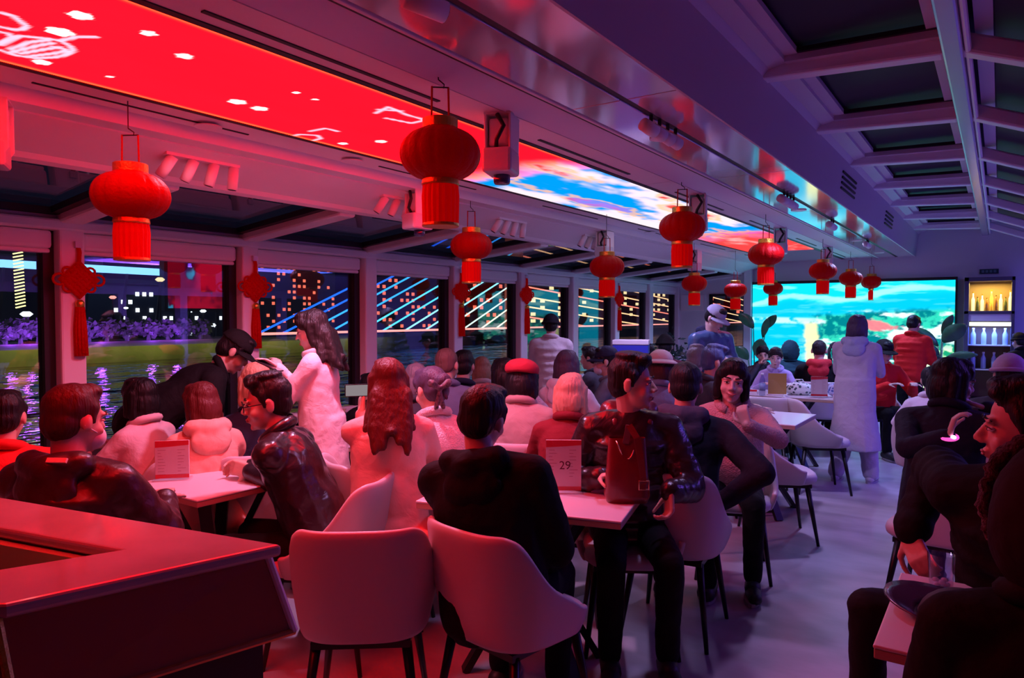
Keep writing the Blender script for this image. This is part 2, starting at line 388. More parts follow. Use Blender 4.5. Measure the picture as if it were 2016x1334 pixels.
# main screen on the end wall
SCX0, SCX1, SCZ0, SCZ1 = -3.03, -.475, .58, 1.985
def scr_col(X, Z):
    # picture coordinates in photo pixels
    u = 1485 + (X - SCX0) / (SCX1 - SCX0) * 398; v = 560 + (SCZ1 - Z) / (SCZ1 - SCZ0) * 196
    n = fbm(u / 34, v / 12, 5, 2); n2 = fbm(u / 13, v / 9, 4, 8); n3 = fbm(u / 60, v / 7, 4, 31)
    c = np.zeros(u.shape + (3,)); c[...] = lin(10, 190, 225)
    c = mix(c, lin(120, 235, 245), sstep(.52, .68, n3) * .8)                                 # streaks of cloud
    ridge = 598 - (u - 1485) * .06 + 6 * np.sin(u / 37) + 10 * (n - .5)
    c = mix(c, lin(150, 240, 245), .8 * (1 - sstep(2, 6, np.abs(v - ridge))))
    c = mix(c, lin(0, 165, 205), sstep(0, 14, v - ridge) * .75)
    low = 618 + 10 * (n2 - .5) - (u - 1600) * .05
    forest = mix(np.broadcast_to(lin(0, 110, 120), c.shape), lin(40, 185, 160), sstep(.4, .62, n2)); forest = mix(forest, lin(215, 250, 250), sstep(.55, .68, n) * .9)
    c = mix(c, forest, sstep(0, 12, v - low) * sstep(1580, 1640, u + 10 * (n2 - .5)))
    lake = sstep(606, 590, u - 18 * (n - .5) - .25 * np.maximum(0, 660 - v)) * sstep(630, 640, v)
    c = mix(c, lin(0, 195, 240), lake)
    bank = (1 - sstep(3, 8, np.abs(v - 632 - .02 * (u - 1485)))) * sstep(1650, 1600, u); c = mix(c, lin(170, 225, 235), bank * sstep(.35, .6, n2))
    fall = (1 - sstep(8, 17, np.abs(u - 1612 - (v - 640) * .06 + 10 * (n2 - .5)))) * sstep(632, 645, v); c = mix(c, lin(235, 235, 160), fall * .9)
    c = mix(c, lin(235, 110, 120), (1 - sstep(.6, 1.0, np.hypot((u - 1745 + 60 * (n2 - .5)) / 42, (v - 640 - .14 * (u - 1740) + 22 * (n - .5)) / 15))) * (.65 + .5 * n2))
    gr = sstep(1760, 1830, u) * sstep(668, 690, v); g2 = mix(np.broadcast_to(lin(20, 140, 100), c.shape), lin(200, 240, 190), sstep(.45, .6, n2)); c = mix(c, g2, gr)
    return c
scr = empty('video_wall', (-1.75, YE - .1, .5), label='wide wall screen showing a turquoise lake and mountain landscape', category='screen')
def scr_place(X, Z): return np.stack([X + 1.75, np.full(X.shape, -.012), Z - .5], -1)
picture('screen_image', np.linspace(SCX0, SCX1, 270), np.linspace(SCZ0, SCZ1, 150), scr_place, scr_col, attr_emat('wall_picture', SCREEN_GAIN), scr).data.flip_normals()
fb = MB().box(SCX0 - .01 + 1.75, SCX1 + .02 + 1.75, -.005, .1, SCZ0 - .5 - .04, SCZ1 - .5 + .04); fb.obj('screen_body', DARK, scr)

# ================================================================== recessed and track lamps
def downlight(x, y, z, w, col, label):  # coloured fill spots; every fixture but the nearest is added for fill
    t = empty('fill_downlight', (x, y, z), label=label, category='ceiling light', group='recessed ceiling lights')
    MB().lathe([(.045, -.004), (.055, -.004), (.055, .0), (.045, .0)], 20).obj('rim', PILLAR, t)
    MB().lathe([(.044, -.002), (.0441, -.0015)], 20).obj('lens', emat('lamp_lens', (.8, .75, 1), .5), t)
    l = bpy.data.lights.new('downlight_fill', 'SPOT'); l.energy = w; l.color = col; l.spot_size = R(150); l.spot_blend = 1; l.shadow_soft_size = .06
    o = bpy.data.objects.new('downlight_fill', l); COL.objects.link(o); o.parent = t; o.location = (0, 0, -.03)
NEARV, NEARM, MAUVE, VIO, BLUE = (.62, .40, .98), (.95, .30, .46), (.85, .42, .80), (.56, .44, 1), (.34, .44, 1)
for x, y, c, lab in ((-1.25, 3.0, NEARV, 'small round downlight in the glossy ceiling panel, nearest one'), (-1.25, 5.6, VIO, 'added fill downlight in the glossy ceiling past the first lamp cluster'),
                     (-1.25, 8.2, BLUE, 'added fill downlight in the glossy ceiling near the end wall'), 
                     (-2.735, 1.75, NEARM, 'added fill downlight beside the near end of the ceiling screen'), (-2.735, 2.55, MAUVE, 'added fill downlight beside the red part of the ceiling screen'), (-2.735, 6.3, VIO, 'added fill downlight beside the far part of the ceiling screen'), (-2.735, 8.8, BLUE, 'added fill downlight beside the far end of the ceiling screen'), (-1.25, 9.9, BLUE, 'added fill downlight in the glossy ceiling closest to the wall screen')):
    downlight(x, y, ZC - .011, DOWN_W * (.35 if c == NEARV else .36 if c == NEARM else 1.25 if c == MAUVE else 1.3 if c == BLUE else 1), c, lab)
def spot_can(parent, p, d, L=.10, r=.024):
    d = Vector(d).normalized(); p = Vector(p); b = MB()
    b.tube([p, p + d * L * .98], r, 14).tube([p + d * L * .97, p + d * L], [r, r * .82], 14)
    o = b.obj('lamp_can', PILLAR, parent, True)
    MB().tube([p + d * (L - .012), p + d * (L + .001)], r * .8, 12).obj('lamp_mouth', DARK, o)
    return o
k = 0
for y, lab in ((1.74, 'four tilted white spot lamps beside the nearest left lantern'), (3.05, 'four tilted white spot lamps left of the largest lantern'), (4.22, 'four tilted white spot lamps above the small left-row lantern'), (5.5, 'far cluster of tilted spot lamps by the cyan lit bracket')):
    t = empty('spot_lamp_cluster', (-3.0, y, 2.225), label=lab, category='spot lamp', group='spot lamp clusters along the soffit')
    MB().box(-.02, .02, -.03, .33, -.005, .02).obj('mount_bar', PILLAR, t)
    for j in range(4):
        yy = j * .1; MB().tube([(0, yy, 0), (0, yy, -.02)], .006, 6).obj('stem', PILLAR, t)
        spot_can(t, (.0, yy + .01, -.005), (-.35 + .1 * j, -.35 + .1 * j, -.8), .105)
for y, n, lab in ((1.30, 1, 'single white track lamp at the top edge of the picture'), (2.65, 4, 'row of four track lamps on the near glossy ceiling'), (4.75, 4, 'row of small track lamps past the first glossy panels'), (6.3, 2, 'dark pair of track lamps in the cyan reflection'), (8.2, 2, 'farthest pair of track lamps near the end wall')):
    t = empty('track_lamp', (-1.15, y, ZC - .006), label=lab, category='spot lamp', group='lamps on the ceiling track')
    for j in range(n):
        MB().tube([(0, j * .085, 0), (0, j * .085, -.025)], .008, 6).obj('stem', DARK, t)
        spot_can(t, (-.015 if n > 1 else -.02, j * .085 - .04, -.042), (.25, .85, -.25) if n > 1 else (.35, .9, -.1), .075 if n > 1 else .11, .026)

# hanging projector brackets
def bracket(x, y, z, rz, lab, lampcol=(.55, .62, .75)):
    t = empty('projector_bracket', (x, y, z), rz, label=lab, category='projector', group='ceiling projectors')
    b = MB().prism([(-.07, 0), (.07, 0), (.07, -.17), (.05, -.2), (-.04, -.2), (-.07, -.17)], 'x', -.055, -.045); bevel(b.obj('side_plate', PILLAR, t), .004)
    b = MB().prism([(-.07, 0), (.07, 0), (.07, -.17), (.05, -.2), (-.04, -.2), (-.07, -.17)], 'x', .045, .055); bevel(b.obj('side_plate', PILLAR, t), .004)
    MB().box(-.055, .055, -.07, .07, -.008, 0).obj('top_plate', PILLAR, t)
    for yy, zz in ((-.02, -.125), (-.028, -.16)): MB().tube([(-.058, yy, zz), (-.052, yy, zz)], .014, 10).obj('knob', DARK, t)
    bevel(MB().box(-.04, .04, -.055, .06, -.13, -.02).obj('power_unit', PILLAR, t), .01)
    MB().tube([(.0, -.07, -.01), (.03, -.085, -.06), (.0, -.08, -.11), (-.01, -.05, -.14)], .009, 8).obj('cable', DARK, t, True)
    hd = bevel(MB().box(-.06, .06, -.09, .06, -.235, -.14).obj('lamp_head', mat('lamp_head_grey', (.55, .6, .7), .35), t), .012)
    MB().lathe([(.03, -.27), (.034, -.262), (.034, -.23)], 16).obj('lens', mat('lens_blue', (.02, .04, .12), .1, coat=1), hd, True)
bracket(-1.66, 2.35, ZC, R(20), 'white ceiling projector hanging right of the largest lantern')
bracket(-1.66, 4.6, ZC, R(15), 'ceiling projector hanging behind the second large lantern')
bracket(-1.66, 6.75, ZC, R(10), 'ceiling projector hanging by the third lantern of the inner row')
bracket(-1.66, 8.9, ZC, R(10), 'ceiling projector hanging before the wall screen')
bracket(-2.9, 1.02, 2.27, R(-30), 'rounded white projector at the left edge of the picture')
bracket(-2.88, 3.22, 2.27, R(-10), 'white projector bracket left of the largest lantern tassel')
bracket(-2.88, 5.65, 2.27, R(0), 'cyan lit projector bracket above the middle left-row lantern')
bracket(-2.88, 7.9, 2.27, R(0), 'farthest projector bracket of the left row')

# ================================================================== lanterns
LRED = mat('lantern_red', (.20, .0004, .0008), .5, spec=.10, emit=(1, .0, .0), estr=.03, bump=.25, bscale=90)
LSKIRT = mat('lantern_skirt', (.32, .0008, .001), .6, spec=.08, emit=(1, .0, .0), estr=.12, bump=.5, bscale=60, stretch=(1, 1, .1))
GOLD = mat('lantern_gold', (.75, .42, .06), .32, metal=.8, bump=.2, bscale=80)
def lantern():
    t = empty('red_lantern')
    n = 96; rib = lambda k: 1 - .025 * (abs(sin(k / n * 2 * pi * 8)) ** .35 < .45) + .012 * abs(sin(k / n * 2 * pi * 8))
    prof = [(.055, .09)] + [(.135 * (cos(a) ** .75 if cos(a) > 0 else 0) + .0, .088 * sin(a)) for a in np.linspace(1.18, -1.18, 15)] + [(.055, -.09)]
    MB().lathe([(r, z) for r, z in reversed(prof)], n, rib=rib).obj('lantern_body', LRED, t, True)
    MB().lathe([(.058, .083), (.060, .085), (.060, .116), (.057, .118), (.050, .118), (.050, .086)], 32).obj('top_collar', GOLD, t)
    MB().lathe([(.062, -.105), (.064, -.1), (.062, -.086), (.056, -.084)], 32).obj('bottom_collar', GOLD, t)
    sk = MB(); N = 40
    for z, r in ((-.10, .058), (-.14, .062), (-.235, .060)):
        for k_ in range(N): a = 2 * pi * k_ / N; rr = r * (1 + .03 * (-1) ** k_); sk.v.append((rr * cos(a), rr * sin(a), z))
    for i in range(2):
        for k_ in range(N): sk.f.append((i * N + k_, i * N + (k_ + 1) % N, (i + 1) * N + (k_ + 1) % N, (i + 1) * N + k_))
    sk.obj('tassel_skirt', LSKIRT, t)
    MB().lathe([(.061, -.243), (.063, -.24), (.062, -.232)], 32).obj('hem_ring', GOLD, t)
    for s_ in (-1, 1): MB().tube([(s_ * .03, 0, .115), (s_ * .028, 0, .225)], .0035, 6).obj('hanger_cord', LRED, t)
    MB().tube([(-.03, 0, .222), (.03, 0, .226)], .0025, 6).obj('hanger_bar', DARK, t)
    return t
lant = lantern(); first = True
# (pixel of body centre, depth, label)
LN = [(867, 304, 2.40, 'largest red lantern with gold collar hanging nearest the aisle'), (258, 385, 2.66, 'leftmost red lantern hanging before the nearest skylight'),
      (928, 484, 4.62, 'red lantern of the left row above the red knot, second from left edge'), (1343, 447, 4.25, 'second red lantern of the inner row under the blue cloud picture'),
      (1195, 525, 5.6, 'third red lantern of the left row before the far skylights'), (1508, 500, 5.6, 'third red lantern of the inner row near the cyan ceiling reflection'),
      (1367, 558, 7.8, 'fourth red lantern of the left row, by the blank wall panel'), (1448, 571, 8.7, 'fifth red lantern of the left row beside the end-wall window'),
      (1522, 568, 10.2, 'small red lantern of the left row against the screen corner'), (1620, 533, 7.4, 'fourth red lantern of the inner row before the wall screen'),
      (1675, 548, 8.8, 'fifth red lantern of the inner row before the wall screen'), (1716, 556, 9.7, 'farthest red lantern of the inner row, rightmost of all lanterns')]
for u, v, d, lab in LN:
    o = lant if first else copy_tree(lant); first = False
    o.location = at(u, v, d); o.rotation_euler = (0, 0, random.uniform(0, 1) + YAW); o['label'] = lab; o['category'] = 'lantern'; o['group'] = 'red lanterns in two rows'
    x_ = o.location.x; cz = (ZC if x_ > -2.83 else 2.262 if x_ > -2.92 else 2.165 + (x_ + 3.17) * .36) - o.location.z + .004
    MB().tube([(.012, 0, .222), (.014, 0, min(.235, cz - .02)), (-.006, 0, min(.25, cz - .01)), (-.006, 0, cz)], .0022, 6).obj('ceiling_hook', DARK, o)

# Chinese knots on the pillars
KRED = mat('knot_red', (.35, .001, .0015), .6, spec=.1, bump=.5, bscale=55, emit=(1, .0, .0), estr=.04)
def knot():
    t = empty('red_knot')
    b = MB()
    for k_ in range(6):                                   # woven diamond of cords
        o_ = -.075 + k_ * .03
        b.tube([(.018 * (k_ % 2), o_ - .0, .09 - abs(o_) * .0 - .09 + .0), (.018 * (k_ % 2), o_, 0)], .001, 4) if False else None
    c45 = cos(pi / 4)
    def rot(a, z): return ((a - z) * c45, (a + z) * c45)
    for k_ in range(7):
        s_ = -.066 + k_ * .022
        p0, p1 = rot(s_, -.075), rot(s_, .075); b.tube([(.012 + .006 * (k_ % 2), p0[0], p0[1]), (.018 - .006 * (k_ % 2), (p0[0] + p1[0]) / 2, (p0[1] + p1[1]) / 2), (.012 + .006 * (k_ % 2), p1[0], p1[1])], .0125, 8)
        p0, p1 = rot(-.075, s_), rot(.075, s_); b.tube([(.016 - .006 * (k_ % 2), p0[0], p0[1]), (.010 + .006 * (k_ % 2), (p0[0] + p1[0]) / 2, (p0[1] + p1[1]) / 2), (.016 - .006 * (k_ % 2), p1[0], p1[1])], .0125, 8)
    b.obj('knot_weave', KRED, t, True)
    for s_ in (-1, 1):
        for zc, rr in ((.0, .03), (.045, .022), (-.045, .022)):
            MB().tube([(.014, s_ * (.10 - abs(zc) * .9) + rr * cos(a) * 1.1, zc + rr * sin(a)) for a in np.linspace(0, 2 * pi, 13)], .007, 6).obj('knot_loop', KRED, t, True)
    MB().tube([(.014, 0, .10), (.012, .005, .15), (.006, 0, .19)], .012, 8).obj('hanging_cord', KRED, t, True)
    MB().box(-.0, .02, -.018, .018, .175, .21).obj('adhesive_hook', mat('clear_hook', (.75, .75, .82), .15), t)
    MB().lathe([(.012, -.155), (.022, -.15), (.024, -.125), (.012, -.11)], 12, (.016, 0, 0)).obj('tassel_knot', GOLD, t, True)
    ts = MB()
    for j in range(10):
        a = 2 * pi * j / 10; ts.tube([(.016 + .014 * cos(a), .016 * sin(a), -.15), (.016 + .02 * cos(a), .026 * sin(a), -.27), (.016 + .02 * cos(a), .028 * sin(a) + .004, -.42)], .0085, 6)
    ts.obj('tassel', KRED, t, True)
    return t
kn = knot(); first = True
for i, lab in ((3, 'red knot with tassel on the leftmost window pillar'), (4, 'red knot with tassel on the second window pillar'), (6, 'red knot hanging below the small left-row lantern'), (7, 'red knot on the fifth pillar, left of the reflected screen'), (9, 'red knot on the far pillar near the blue box')):
    o = kn if first else copy_tree(kn); first = False
    o.location = (XL + .10, PY[i] + .11, 1.72 + (.03 if i > 4 else 0)); o['label'] = lab; o['category'] = 'knot'; o['group'] = 'red knots on the pillars'
# ================================================================== outside: river, bank, city, bridge
ZW = -.65
wm = mat('river_water', (.012, .016, .024), .06, spec=.6, bump=1., bscale=.55, stretch=(1, .5, 1), bdist=.5)
MB().add([(XL - .2, -60, ZW), (-37, -60, ZW), (-37, 420, ZW), (XL - .2, 420, ZW)], [(0, 3, 2, 1)]).obj('river_surface', wm, None, kind='structure')
bm_ = mat('bank_stone', (.42, .40, .16), .8, bump=.6, bscale=1.2, var=.35, vscale=.6)
MB().prism([(-34.6, ZW - .5), (-34.4, .08), (-36.5, .25), (-36.5, ZW - .5)], 'y', -60, 420).obj('embankment', bm_, None, kind='structure')
MB().add([(-36.5, -60, .2), (-36.5, 420, .2), (-42, 420, .2), (-42, -60, .2), (-42, 420, -1), (-42, -60, -1), (-160, 520, -1), (-160, -60, -1)], [(0, 1, 2, 3), (3, 2, 4, 5), (5, 4, 6, 7)]).obj('far_shore_ground', mat('shore_dark', (.03, .03, .04), .9), None, kind='structure')
for y0 in (-8,):
    l = bpy.data.lights.new('bank_floodlight', 'AREA'); l.shape = 'RECTANGLE'; l.size = .3; l.size_y = 45; l.energy = 95; l.color = (.93, .95, .30)
    o = bpy.data.objects.new('bank_floodlight', l); COL.objects.link(o); o.location = (-33.2, y0 + 20, .55); o.rotation_euler = (0, R(62), 0)
CITY = mat('city_wall', (.035, .030, .045), .8); CITY2 = mat('city_wall_brown', (.07, .05, .04), .8)
WIN_Y = emat('city_window_warm', (1, .75, .35), .9); WIN_W = emat('city_window_white', (.85, .95, 1), 1.3); WIN_R = emat('city_window_red', (1, .18, .1), .8); NEON_B = emat('neon_blue', (.12, .42, 1), 1.3)
NEON_R = emat('neon_red', (1, .30, .24), 1.25); NEON_P = emat('neon_purple', (.35, .06, .9), .8)
winmesh = {}
def building(u0, u1, vtop, X, m, wm_, nx, nz, fill, label, depth=8, seed=0, win=(.9, 1.1), extra=None):
    a, c = onx(u0, 622, X), onx(u1, 622, X); top = onx((u0 + u1) / 2, vtop, X).z; y0, y1 = a.y, c.y
    t = empty('city_building', (X, (y0 + y1) / 2, -1), label=label, category='building', group='buildings across the river'); h = top + 1; L = y1 - y0
    MB().box(-depth, 0, -L / 2, L / 2, 0, h).obj('wall', m, t); MB().box(-depth - .2, .25, -L / 2 - .2, L / 2 + .2, h - .15, h + .15).obj('roof_edge', m, t)
    rnd = random.Random(seed)
    ww, wh = L / nx * .55 * win[0], h / nz * .45 * win[1]
    me = MB().box(-.04, .06, -ww / 2, ww / 2, -wh / 2, wh / 2).mesh('window')
    me.materials.append(wm_)
    for i in range(nx):
        for j in range(nz):
            if rnd.random() < fill:
                o = link('window', me, None, t); o.location = (0, -L / 2 + (i + .5) * L / nx, (j + .5) * h / nz)
    return t, h, L
t, h, L = building(-260, 90, 470, -50, CITY2, WIN_Y, 8, 7, .06, 'brown tower block behind the leftmost window', seed=1)
t, h, L = building(95, 450, 555, -47, CITY, WIN_W, 26, 9, .22, 'low dark waterfront block with scattered lit windows', seed=2)
t, h, L = building(300, 455, 480, -58, CITY, WIN_R, 10, 14, .2, 'dark tower behind the lit red billboard', seed=3)
t, h, L = building(500, 660, 500, -75, CITY2, WIN_R, 16, 14, .3, 'brown block behind the blue bridge cables', seed=4)
t, h, L = building(700, 860, 520, -95, CITY, WIN_R, 14, 10, .35, 'dark block with red windows behind the bridge', seed=5)
t, h, L = building(900, 1015, 540, -110, mat('city_wall_red', (.20, .03, .03), .8), WIN_R, 9, 7, .5, 'red lit block left of the bridge pylon', seed=6)
t, h, L = building(1040, 1330, 545, -120, mat('city_wall_red'), WIN_Y, 22, 8, .35, 'long red lit waterfront hall behind the far windows', seed=7)
t, h, L = building(1345, 1520, 560, -130, mat('city_wall_red'), WIN_R, 14, 6, .4, 'far red lit hall beyond the end-wall window', seed=8)
# roof light strip, tower lights, signs
a, c = onx(-40, 516, -45), onx(412, 541, -45)
t = empty('roof_light_strip', (a + c) / 2, label='long blue-white light strip along a far roof edge', category='light strip')
m_ = (a + c) / 2; MB().beam(a - m_, c - m_, .3, .42).obj('tube', emat('neon_skyblue', (.22, .55, 1), 1.2), t)
for k_ in range(6):
    p = a.lerp(c, (k_ + .5) / 6) - m_; MB().beam(p, p + Vector((-1, 0, -h * .0 - 4)), .12, .12).obj('support', CITY, t)
t = empty('tower_light_column', onx(36, 680, -42), label='tall column of slanted yellow lights on a far tower', category='light column')
for k_ in range(20):
    p = onx(34 + k_ * .35, 478 + k_ * 6.6, -42) - t.location
    MB().beam(p + Vector((0, -.22, -.06)), p + Vector((0, .22, .06)), .1, .065).obj('light_bar', emat('bar_yellow', (1, .85, .3), 1.4), t)
MB().beam((-.3, 0, -.5), (-.3, 0, 7), .4, .4).obj('mast', CITY, t)
# red billboard
def bill_col(Y, Z):
    n = fbm(Y * .5, Z * .5, 4, 6); n2 = fbm(Y * .9 + 5, Z * .7, 4, 9); c = np.zeros(Y.shape + (3,)); c[...] = lin(150, 10, 40)
    c = mix(c, lin(230, 20, 60), sstep(.45, .6, n)); c = mix(c, lin(60, 10, 60), sstep(.55, .7, n2)); c = mix(c, lin(80, 190, 235), sstep(.66, .72, n2) * sstep(.4, .5, n)); return c
pA, pB = onx(330, 640, -44), onx(446, 505, -44)
t = empty('lit_billboard', (-44, (pA.y + pB.y) / 2, pA.z), label='glowing red and pink billboard across the river', category='billboard')
cy = (pA.y + pB.y) / 2
picture('billboard_image', np.linspace(pA.y, pB.y, 60), np.linspace(pA.z + 1.1, pB.z, 60), lambda Y, Z: np.stack([np.full(Y.shape, .1), Y - cy, Z - pA.z], -1), bill_col, attr_emat('billboard_picture', .32), t)
MB().box(-.5, .05, pA.y - cy - .2, pB.y - cy + .2, .9, pB.z - pA.z + .2).obj('billboard_case', CITY, t)
for s_ in (-1, 1): MB().box(-.3, -.1, s_ * 1.5 - .1, s_ * 1.5 + .1, -1.4, .9).obj('post', CITY, t)
for u, v, w_, col, lab in ((315, 550, .55, WIN_Y, 'flat glowing yellow roof lamp across the river'), (222, 585, .4, NEON_R, 'small red lamp on the far waterfront'), (248, 606, .28, WIN_W, 'small white lamp on the far waterfront'), (400, 612, .4, WIN_W, 'bright white lamp near the red billboard'), (420, 640, .35, WIN_W, 'white street lamp below the red billboard'), (18, 640, .5, WIN_W, 'hazy white lamp behind the leftmost window'), (52, 618, .6, WIN_W, 'white lit canopy lamp by the yellow light column'), (313, 640, .22, WIN_W, 'tiny white lamp above the purple trees')):
    p = onx(u, v, -41); t = empty('waterfront_lamp', (p.x, p.y, .2), label=lab, category='lamp', group='lamps on the far bank')
    MB().lathe([(w_ * .25, -w_ * .22), (w_ * .5, 0), (w_ * .25, w_ * .22)], 14, (0, 0, p.z - .2)).obj('lamp_globe', col, t, True); MB().tube([(0, 0, 0), (0, 0, p.z - .2)], .05, 6).obj('post', CITY, t)
# purple lit waterside trees
LEAFM = mat('night_leaf', (.22, .22, .20), .7, bump=.6, bscale=6)
def tree(p, r, h, lab):
    t = empty('waterside_tree', (p.x, p.y, .2), label=lab, category='tree', group='purple lit trees on the far bank'); rr = random.Random(int(p.y * 100))
    MB().tube([(0, 0, 0), (.05, 0, h * .5)], [.12, .07], 6).obj('trunk', LEAFM, t)
    b = MB()
    for i in range(150):
        d = Vector((rr.gauss(0, 1), rr.gauss(0, 1), rr.gauss(0, 1))).normalized() * r * rr.uniform(.5, 1.05); c = Vector((0, 0, h * .7)) + Vector((d.x, d.y, d.z * .8)); q = Vector((rr.gauss(0, 1), rr.gauss(0, 1), rr.gauss(0, 1))).normalized() * .17; s_ = q.orthogonal().normalized() * .12
        b.add([c - q, c + s_, c + q, c - s_], [(0, 1, 2, 3)])
    b.obj('crown', LEAFM, t, kind='stuff')
TN = ['far left', 'second', 'third', 'fourth', 'fifth', 'sixth', 'seventh', 'eighth', 'ninth', 'tenth', 'eleventh']
for k_, u in enumerate((-30, 10, 40, 75, 175, 210, 250, 292, 330, 362, 395)):
    p = onx(u, 660, -38.5); tree(p, .62, .95, 'purple lit bank tree, %s counted from the left edge' % TN[k_])
for u in (20, 60, 200, 300, 350, 120):
    p = onx(u, 668, -37.0); l = bpy.data.lights.new('tree_uplight', 'POINT'); l.energy = 60; l.color = (.32, .05, 1); l.shadow_soft_size = .12
    o = bpy.data.objects.new('tree_uplight', l); COL.objects.link(o); o.location = (p.x, p.y, .6)
# bridge with lit cables
BX = -62
def bp(u, v): return onx(u, v, BX)
PYL = bp(1012, 622).y
br = empty('cable_stayed_bridge', (BX, PYL, ZW), label='cable-stayed bridge with blue and orange lit cables over the river', category='bridge')
def loc(p): return Vector(p) - br.location
DZ = bp(560, 656).z
MB().beam(loc((BX, bp(380, 650).y, DZ - .5)), loc((BX, 420, DZ - .5)), 1.6, .7).obj('deck', CITY, br)
MB().beam(loc((BX + .9, bp(440, 650).y, DZ)), loc((BX + .9, 420, DZ)), .12, .30).obj('neon_rail', NEON_R, br)
MB().beam(loc((BX + .9, bp(600, 650).y, DZ - 1.5)), loc((BX + .9, 420, DZ - 1.5)), .1, .13).obj('neon_rail', emat('neon_cream', (1, .75, .5), .9), br)
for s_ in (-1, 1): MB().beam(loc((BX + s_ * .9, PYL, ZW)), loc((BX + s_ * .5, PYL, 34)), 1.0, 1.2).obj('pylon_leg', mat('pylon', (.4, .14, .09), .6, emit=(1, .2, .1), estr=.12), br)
cab = [(-.02, .12, 1, 1.2), (.0, .34, 1, 1.2), (.05, .55, .95, 1.2), (.25, .75, .9, 1.2), (.6, .75, .6, 1), (.9, .8, .5, 1), (1, .7, .3, 1)]
cm = [emat('cable_%d' % i, (c[0] * .9 + .03, c[1], c[2]), 1.3) for i, c in enumerate(cab)]
ys_ = [bp(u, 640).y for u in (498, 548, 592, 640, 700, 745, 790, 830, 868, 905, 940, 970)]
for i, y in enumerate(ys_):
    f = (PYL - y) / (PYL - ys_[0]); H = DZ + f * 19 * 1.0
    MB().tube([loc((BX + .6, y, DZ)), loc((BX + .4, PYL, H))], .105, 6).obj('cable', cm[min(6, i // 2)], br)
ym = emat('cable_warm', (1, .55, .25), 1.2); yr = emat('cable_red', (1, .22, .14), 1.2)
for i in range(12):
    Ln = 22 + i * 24; H = DZ + 2.0 + i * 1.55
    MB().tube([loc((BX + .6, PYL + Ln, DZ)), loc((BX + .4, PYL, H))], .13, 6).obj('cable', ym if i % 3 else yr, br)
# ================================================================== furniture
LAM = mat('laminate_white', (.66, .63, .66), .30, spec=.5, coat=.2)
EDGE = mat('table_edge', (.42, .30, .22), .4)
SHELL = mat('chair_shell', (.52, .47, .49), .42, bump=.04, bscale=30)
CUSH = mat('chair_cushion', (.60, .55, .58), .6, bump=.08, bscale=60)
def make_chair():
    t = empty('tub_chair'); nu, nv = 30, 8
    vs, fs = [], []
    for i in range(nu + 1):
        th = R(-118 + 236 * i / nu); s_, c_ = sin(th), cos(th)
        x = .232 * math.copysign(abs(s_) ** .62, s_); y = -.225 * (math.copysign(abs(c_) ** .62, c_)) - .0
        k_ = max(0., min(1., (abs(th) - R(47)) / R(64))); k_ = k_ * k_ * (3 - 2 * k_); top = .815 - .30 * k_ - .010 * (abs(s_) > .7)
        for j in range(nv + 1):
            f = j / nv; z = .405 + (top - .405) * f
            q = 1 - .10 * (1 - f) ** 2; vs.append((x * q * (1 + .05 * f), y * q - .045 * f * max(0, c_), z))
    for i in range(nu):
        for j in range(nv): a = i * (nv + 1) + j; fs.append((a, a + nv + 1, a + nv + 2, a + 1))
    sh = MB().add(vs, fs).obj('shell', SHELL, t, True)
    md = sh.modifiers.new('solid', 'SOLIDIFY'); md.thickness = .032; md.offset = 0; sh.modifiers.new('sub', 'SUBSURF').render_levels = 1; sh.modifiers['sub'].levels = 1
    st = MB(); n = 28; rings = [(.0, .40), (.92, .40), (1.0, .415), (1.02, .44), (.98, .462), (.9, .470), (.0, .474)]
    for r_, z in rings:
        for k_ in range(n):
            a = 2 * pi * k_ / n; st.v.append((.215 * r_ * math.copysign(abs(cos(a)) ** .6, cos(a)), .02 + .225 * r_ * math.copysign(abs(sin(a)) ** .6, sin(a)), z))
    for i in range(len(rings) - 1):
        for k_ in range(n): st.f.append((i * n + k_, i * n + (k_ + 1) % n, (i + 1) * n + (k_ + 1) % n, (i + 1) * n + k_))
    st.obj('seat', CUSH, t, True)
    MB().box(-.17, .17, -.17, .19, .375, .40).obj('underframe', BLACKM, t)
    for sx in (-1, 1):
        for sy in (-1, 1): MB().tube([(sx * .155, .01 + sy * .155, .385), (sx * .205, .01 + sy * .215, .0)], [.019, .010], 8).obj('leg', BLACKM, t, True)
    return t
CH0 = make_chair(); CH_used = [False]
def chair(x, y, ang, label, group='pale tub chairs round the tables'):
    """ang: facing direction, degrees counter-clockwise from +Y"""
    o = CH0 if not CH_used[0] else copy_tree(CH0); CH_used[0] = True
    o.location = (x, y, 0); o.rotation_euler = (0, 0, R(ang)); o['label'] = label; o['category'] = 'chair'; o['group'] = group; return o
def table(x0, x1, y0, y1, label, rot=0, z=.74):
    cx, cy, w, d = (x0 + x1) / 2, (y0 + y1) / 2, (x1 - x0) / 2, (y1 - y0) / 2
    t = empty('cafe_table', (cx, cy, 0), R(rot), label=label, category='table', group='white cafe tables')
    bevel(MB().box(-w, w, -d, d, z - .010, z).obj('tabletop', LAM, t), .004); bevel(MB().box(-w + .002, w - .002, -d + .002, d - .002, z - .034, z - .010).obj('edge_band', EDGE, t), .003)
    a, b = min(.24, w * .62), min(.24, d * .62)
    for sx in (-1, 1):
        for sy in (-1, 1):
            MB().beam((sx * a, sy * b, z - .035), (sx * .05, sy * .05, z * .52), .055, .03).obj('leg_upper', BLACKM, t)
            MB().beam((sx * .05, sy * .05, z * .53), (sx * a * 1.05, sy * b * 1.05, .0), .055, .03).obj('leg', BLACKM, t)
    MB().box(-.085, .085, -.085, .085, z * .49, z * .56).obj('leg_hub', BLACKM, t); return t
table(-3.32, -2.79, 1.71, 2.22, 'white table at the window with the red-topped menu, nearest left')
table(-2.10, -1.22, 2.33, 2.84, 'white table with menu 29 and dark red tote bag', 14)
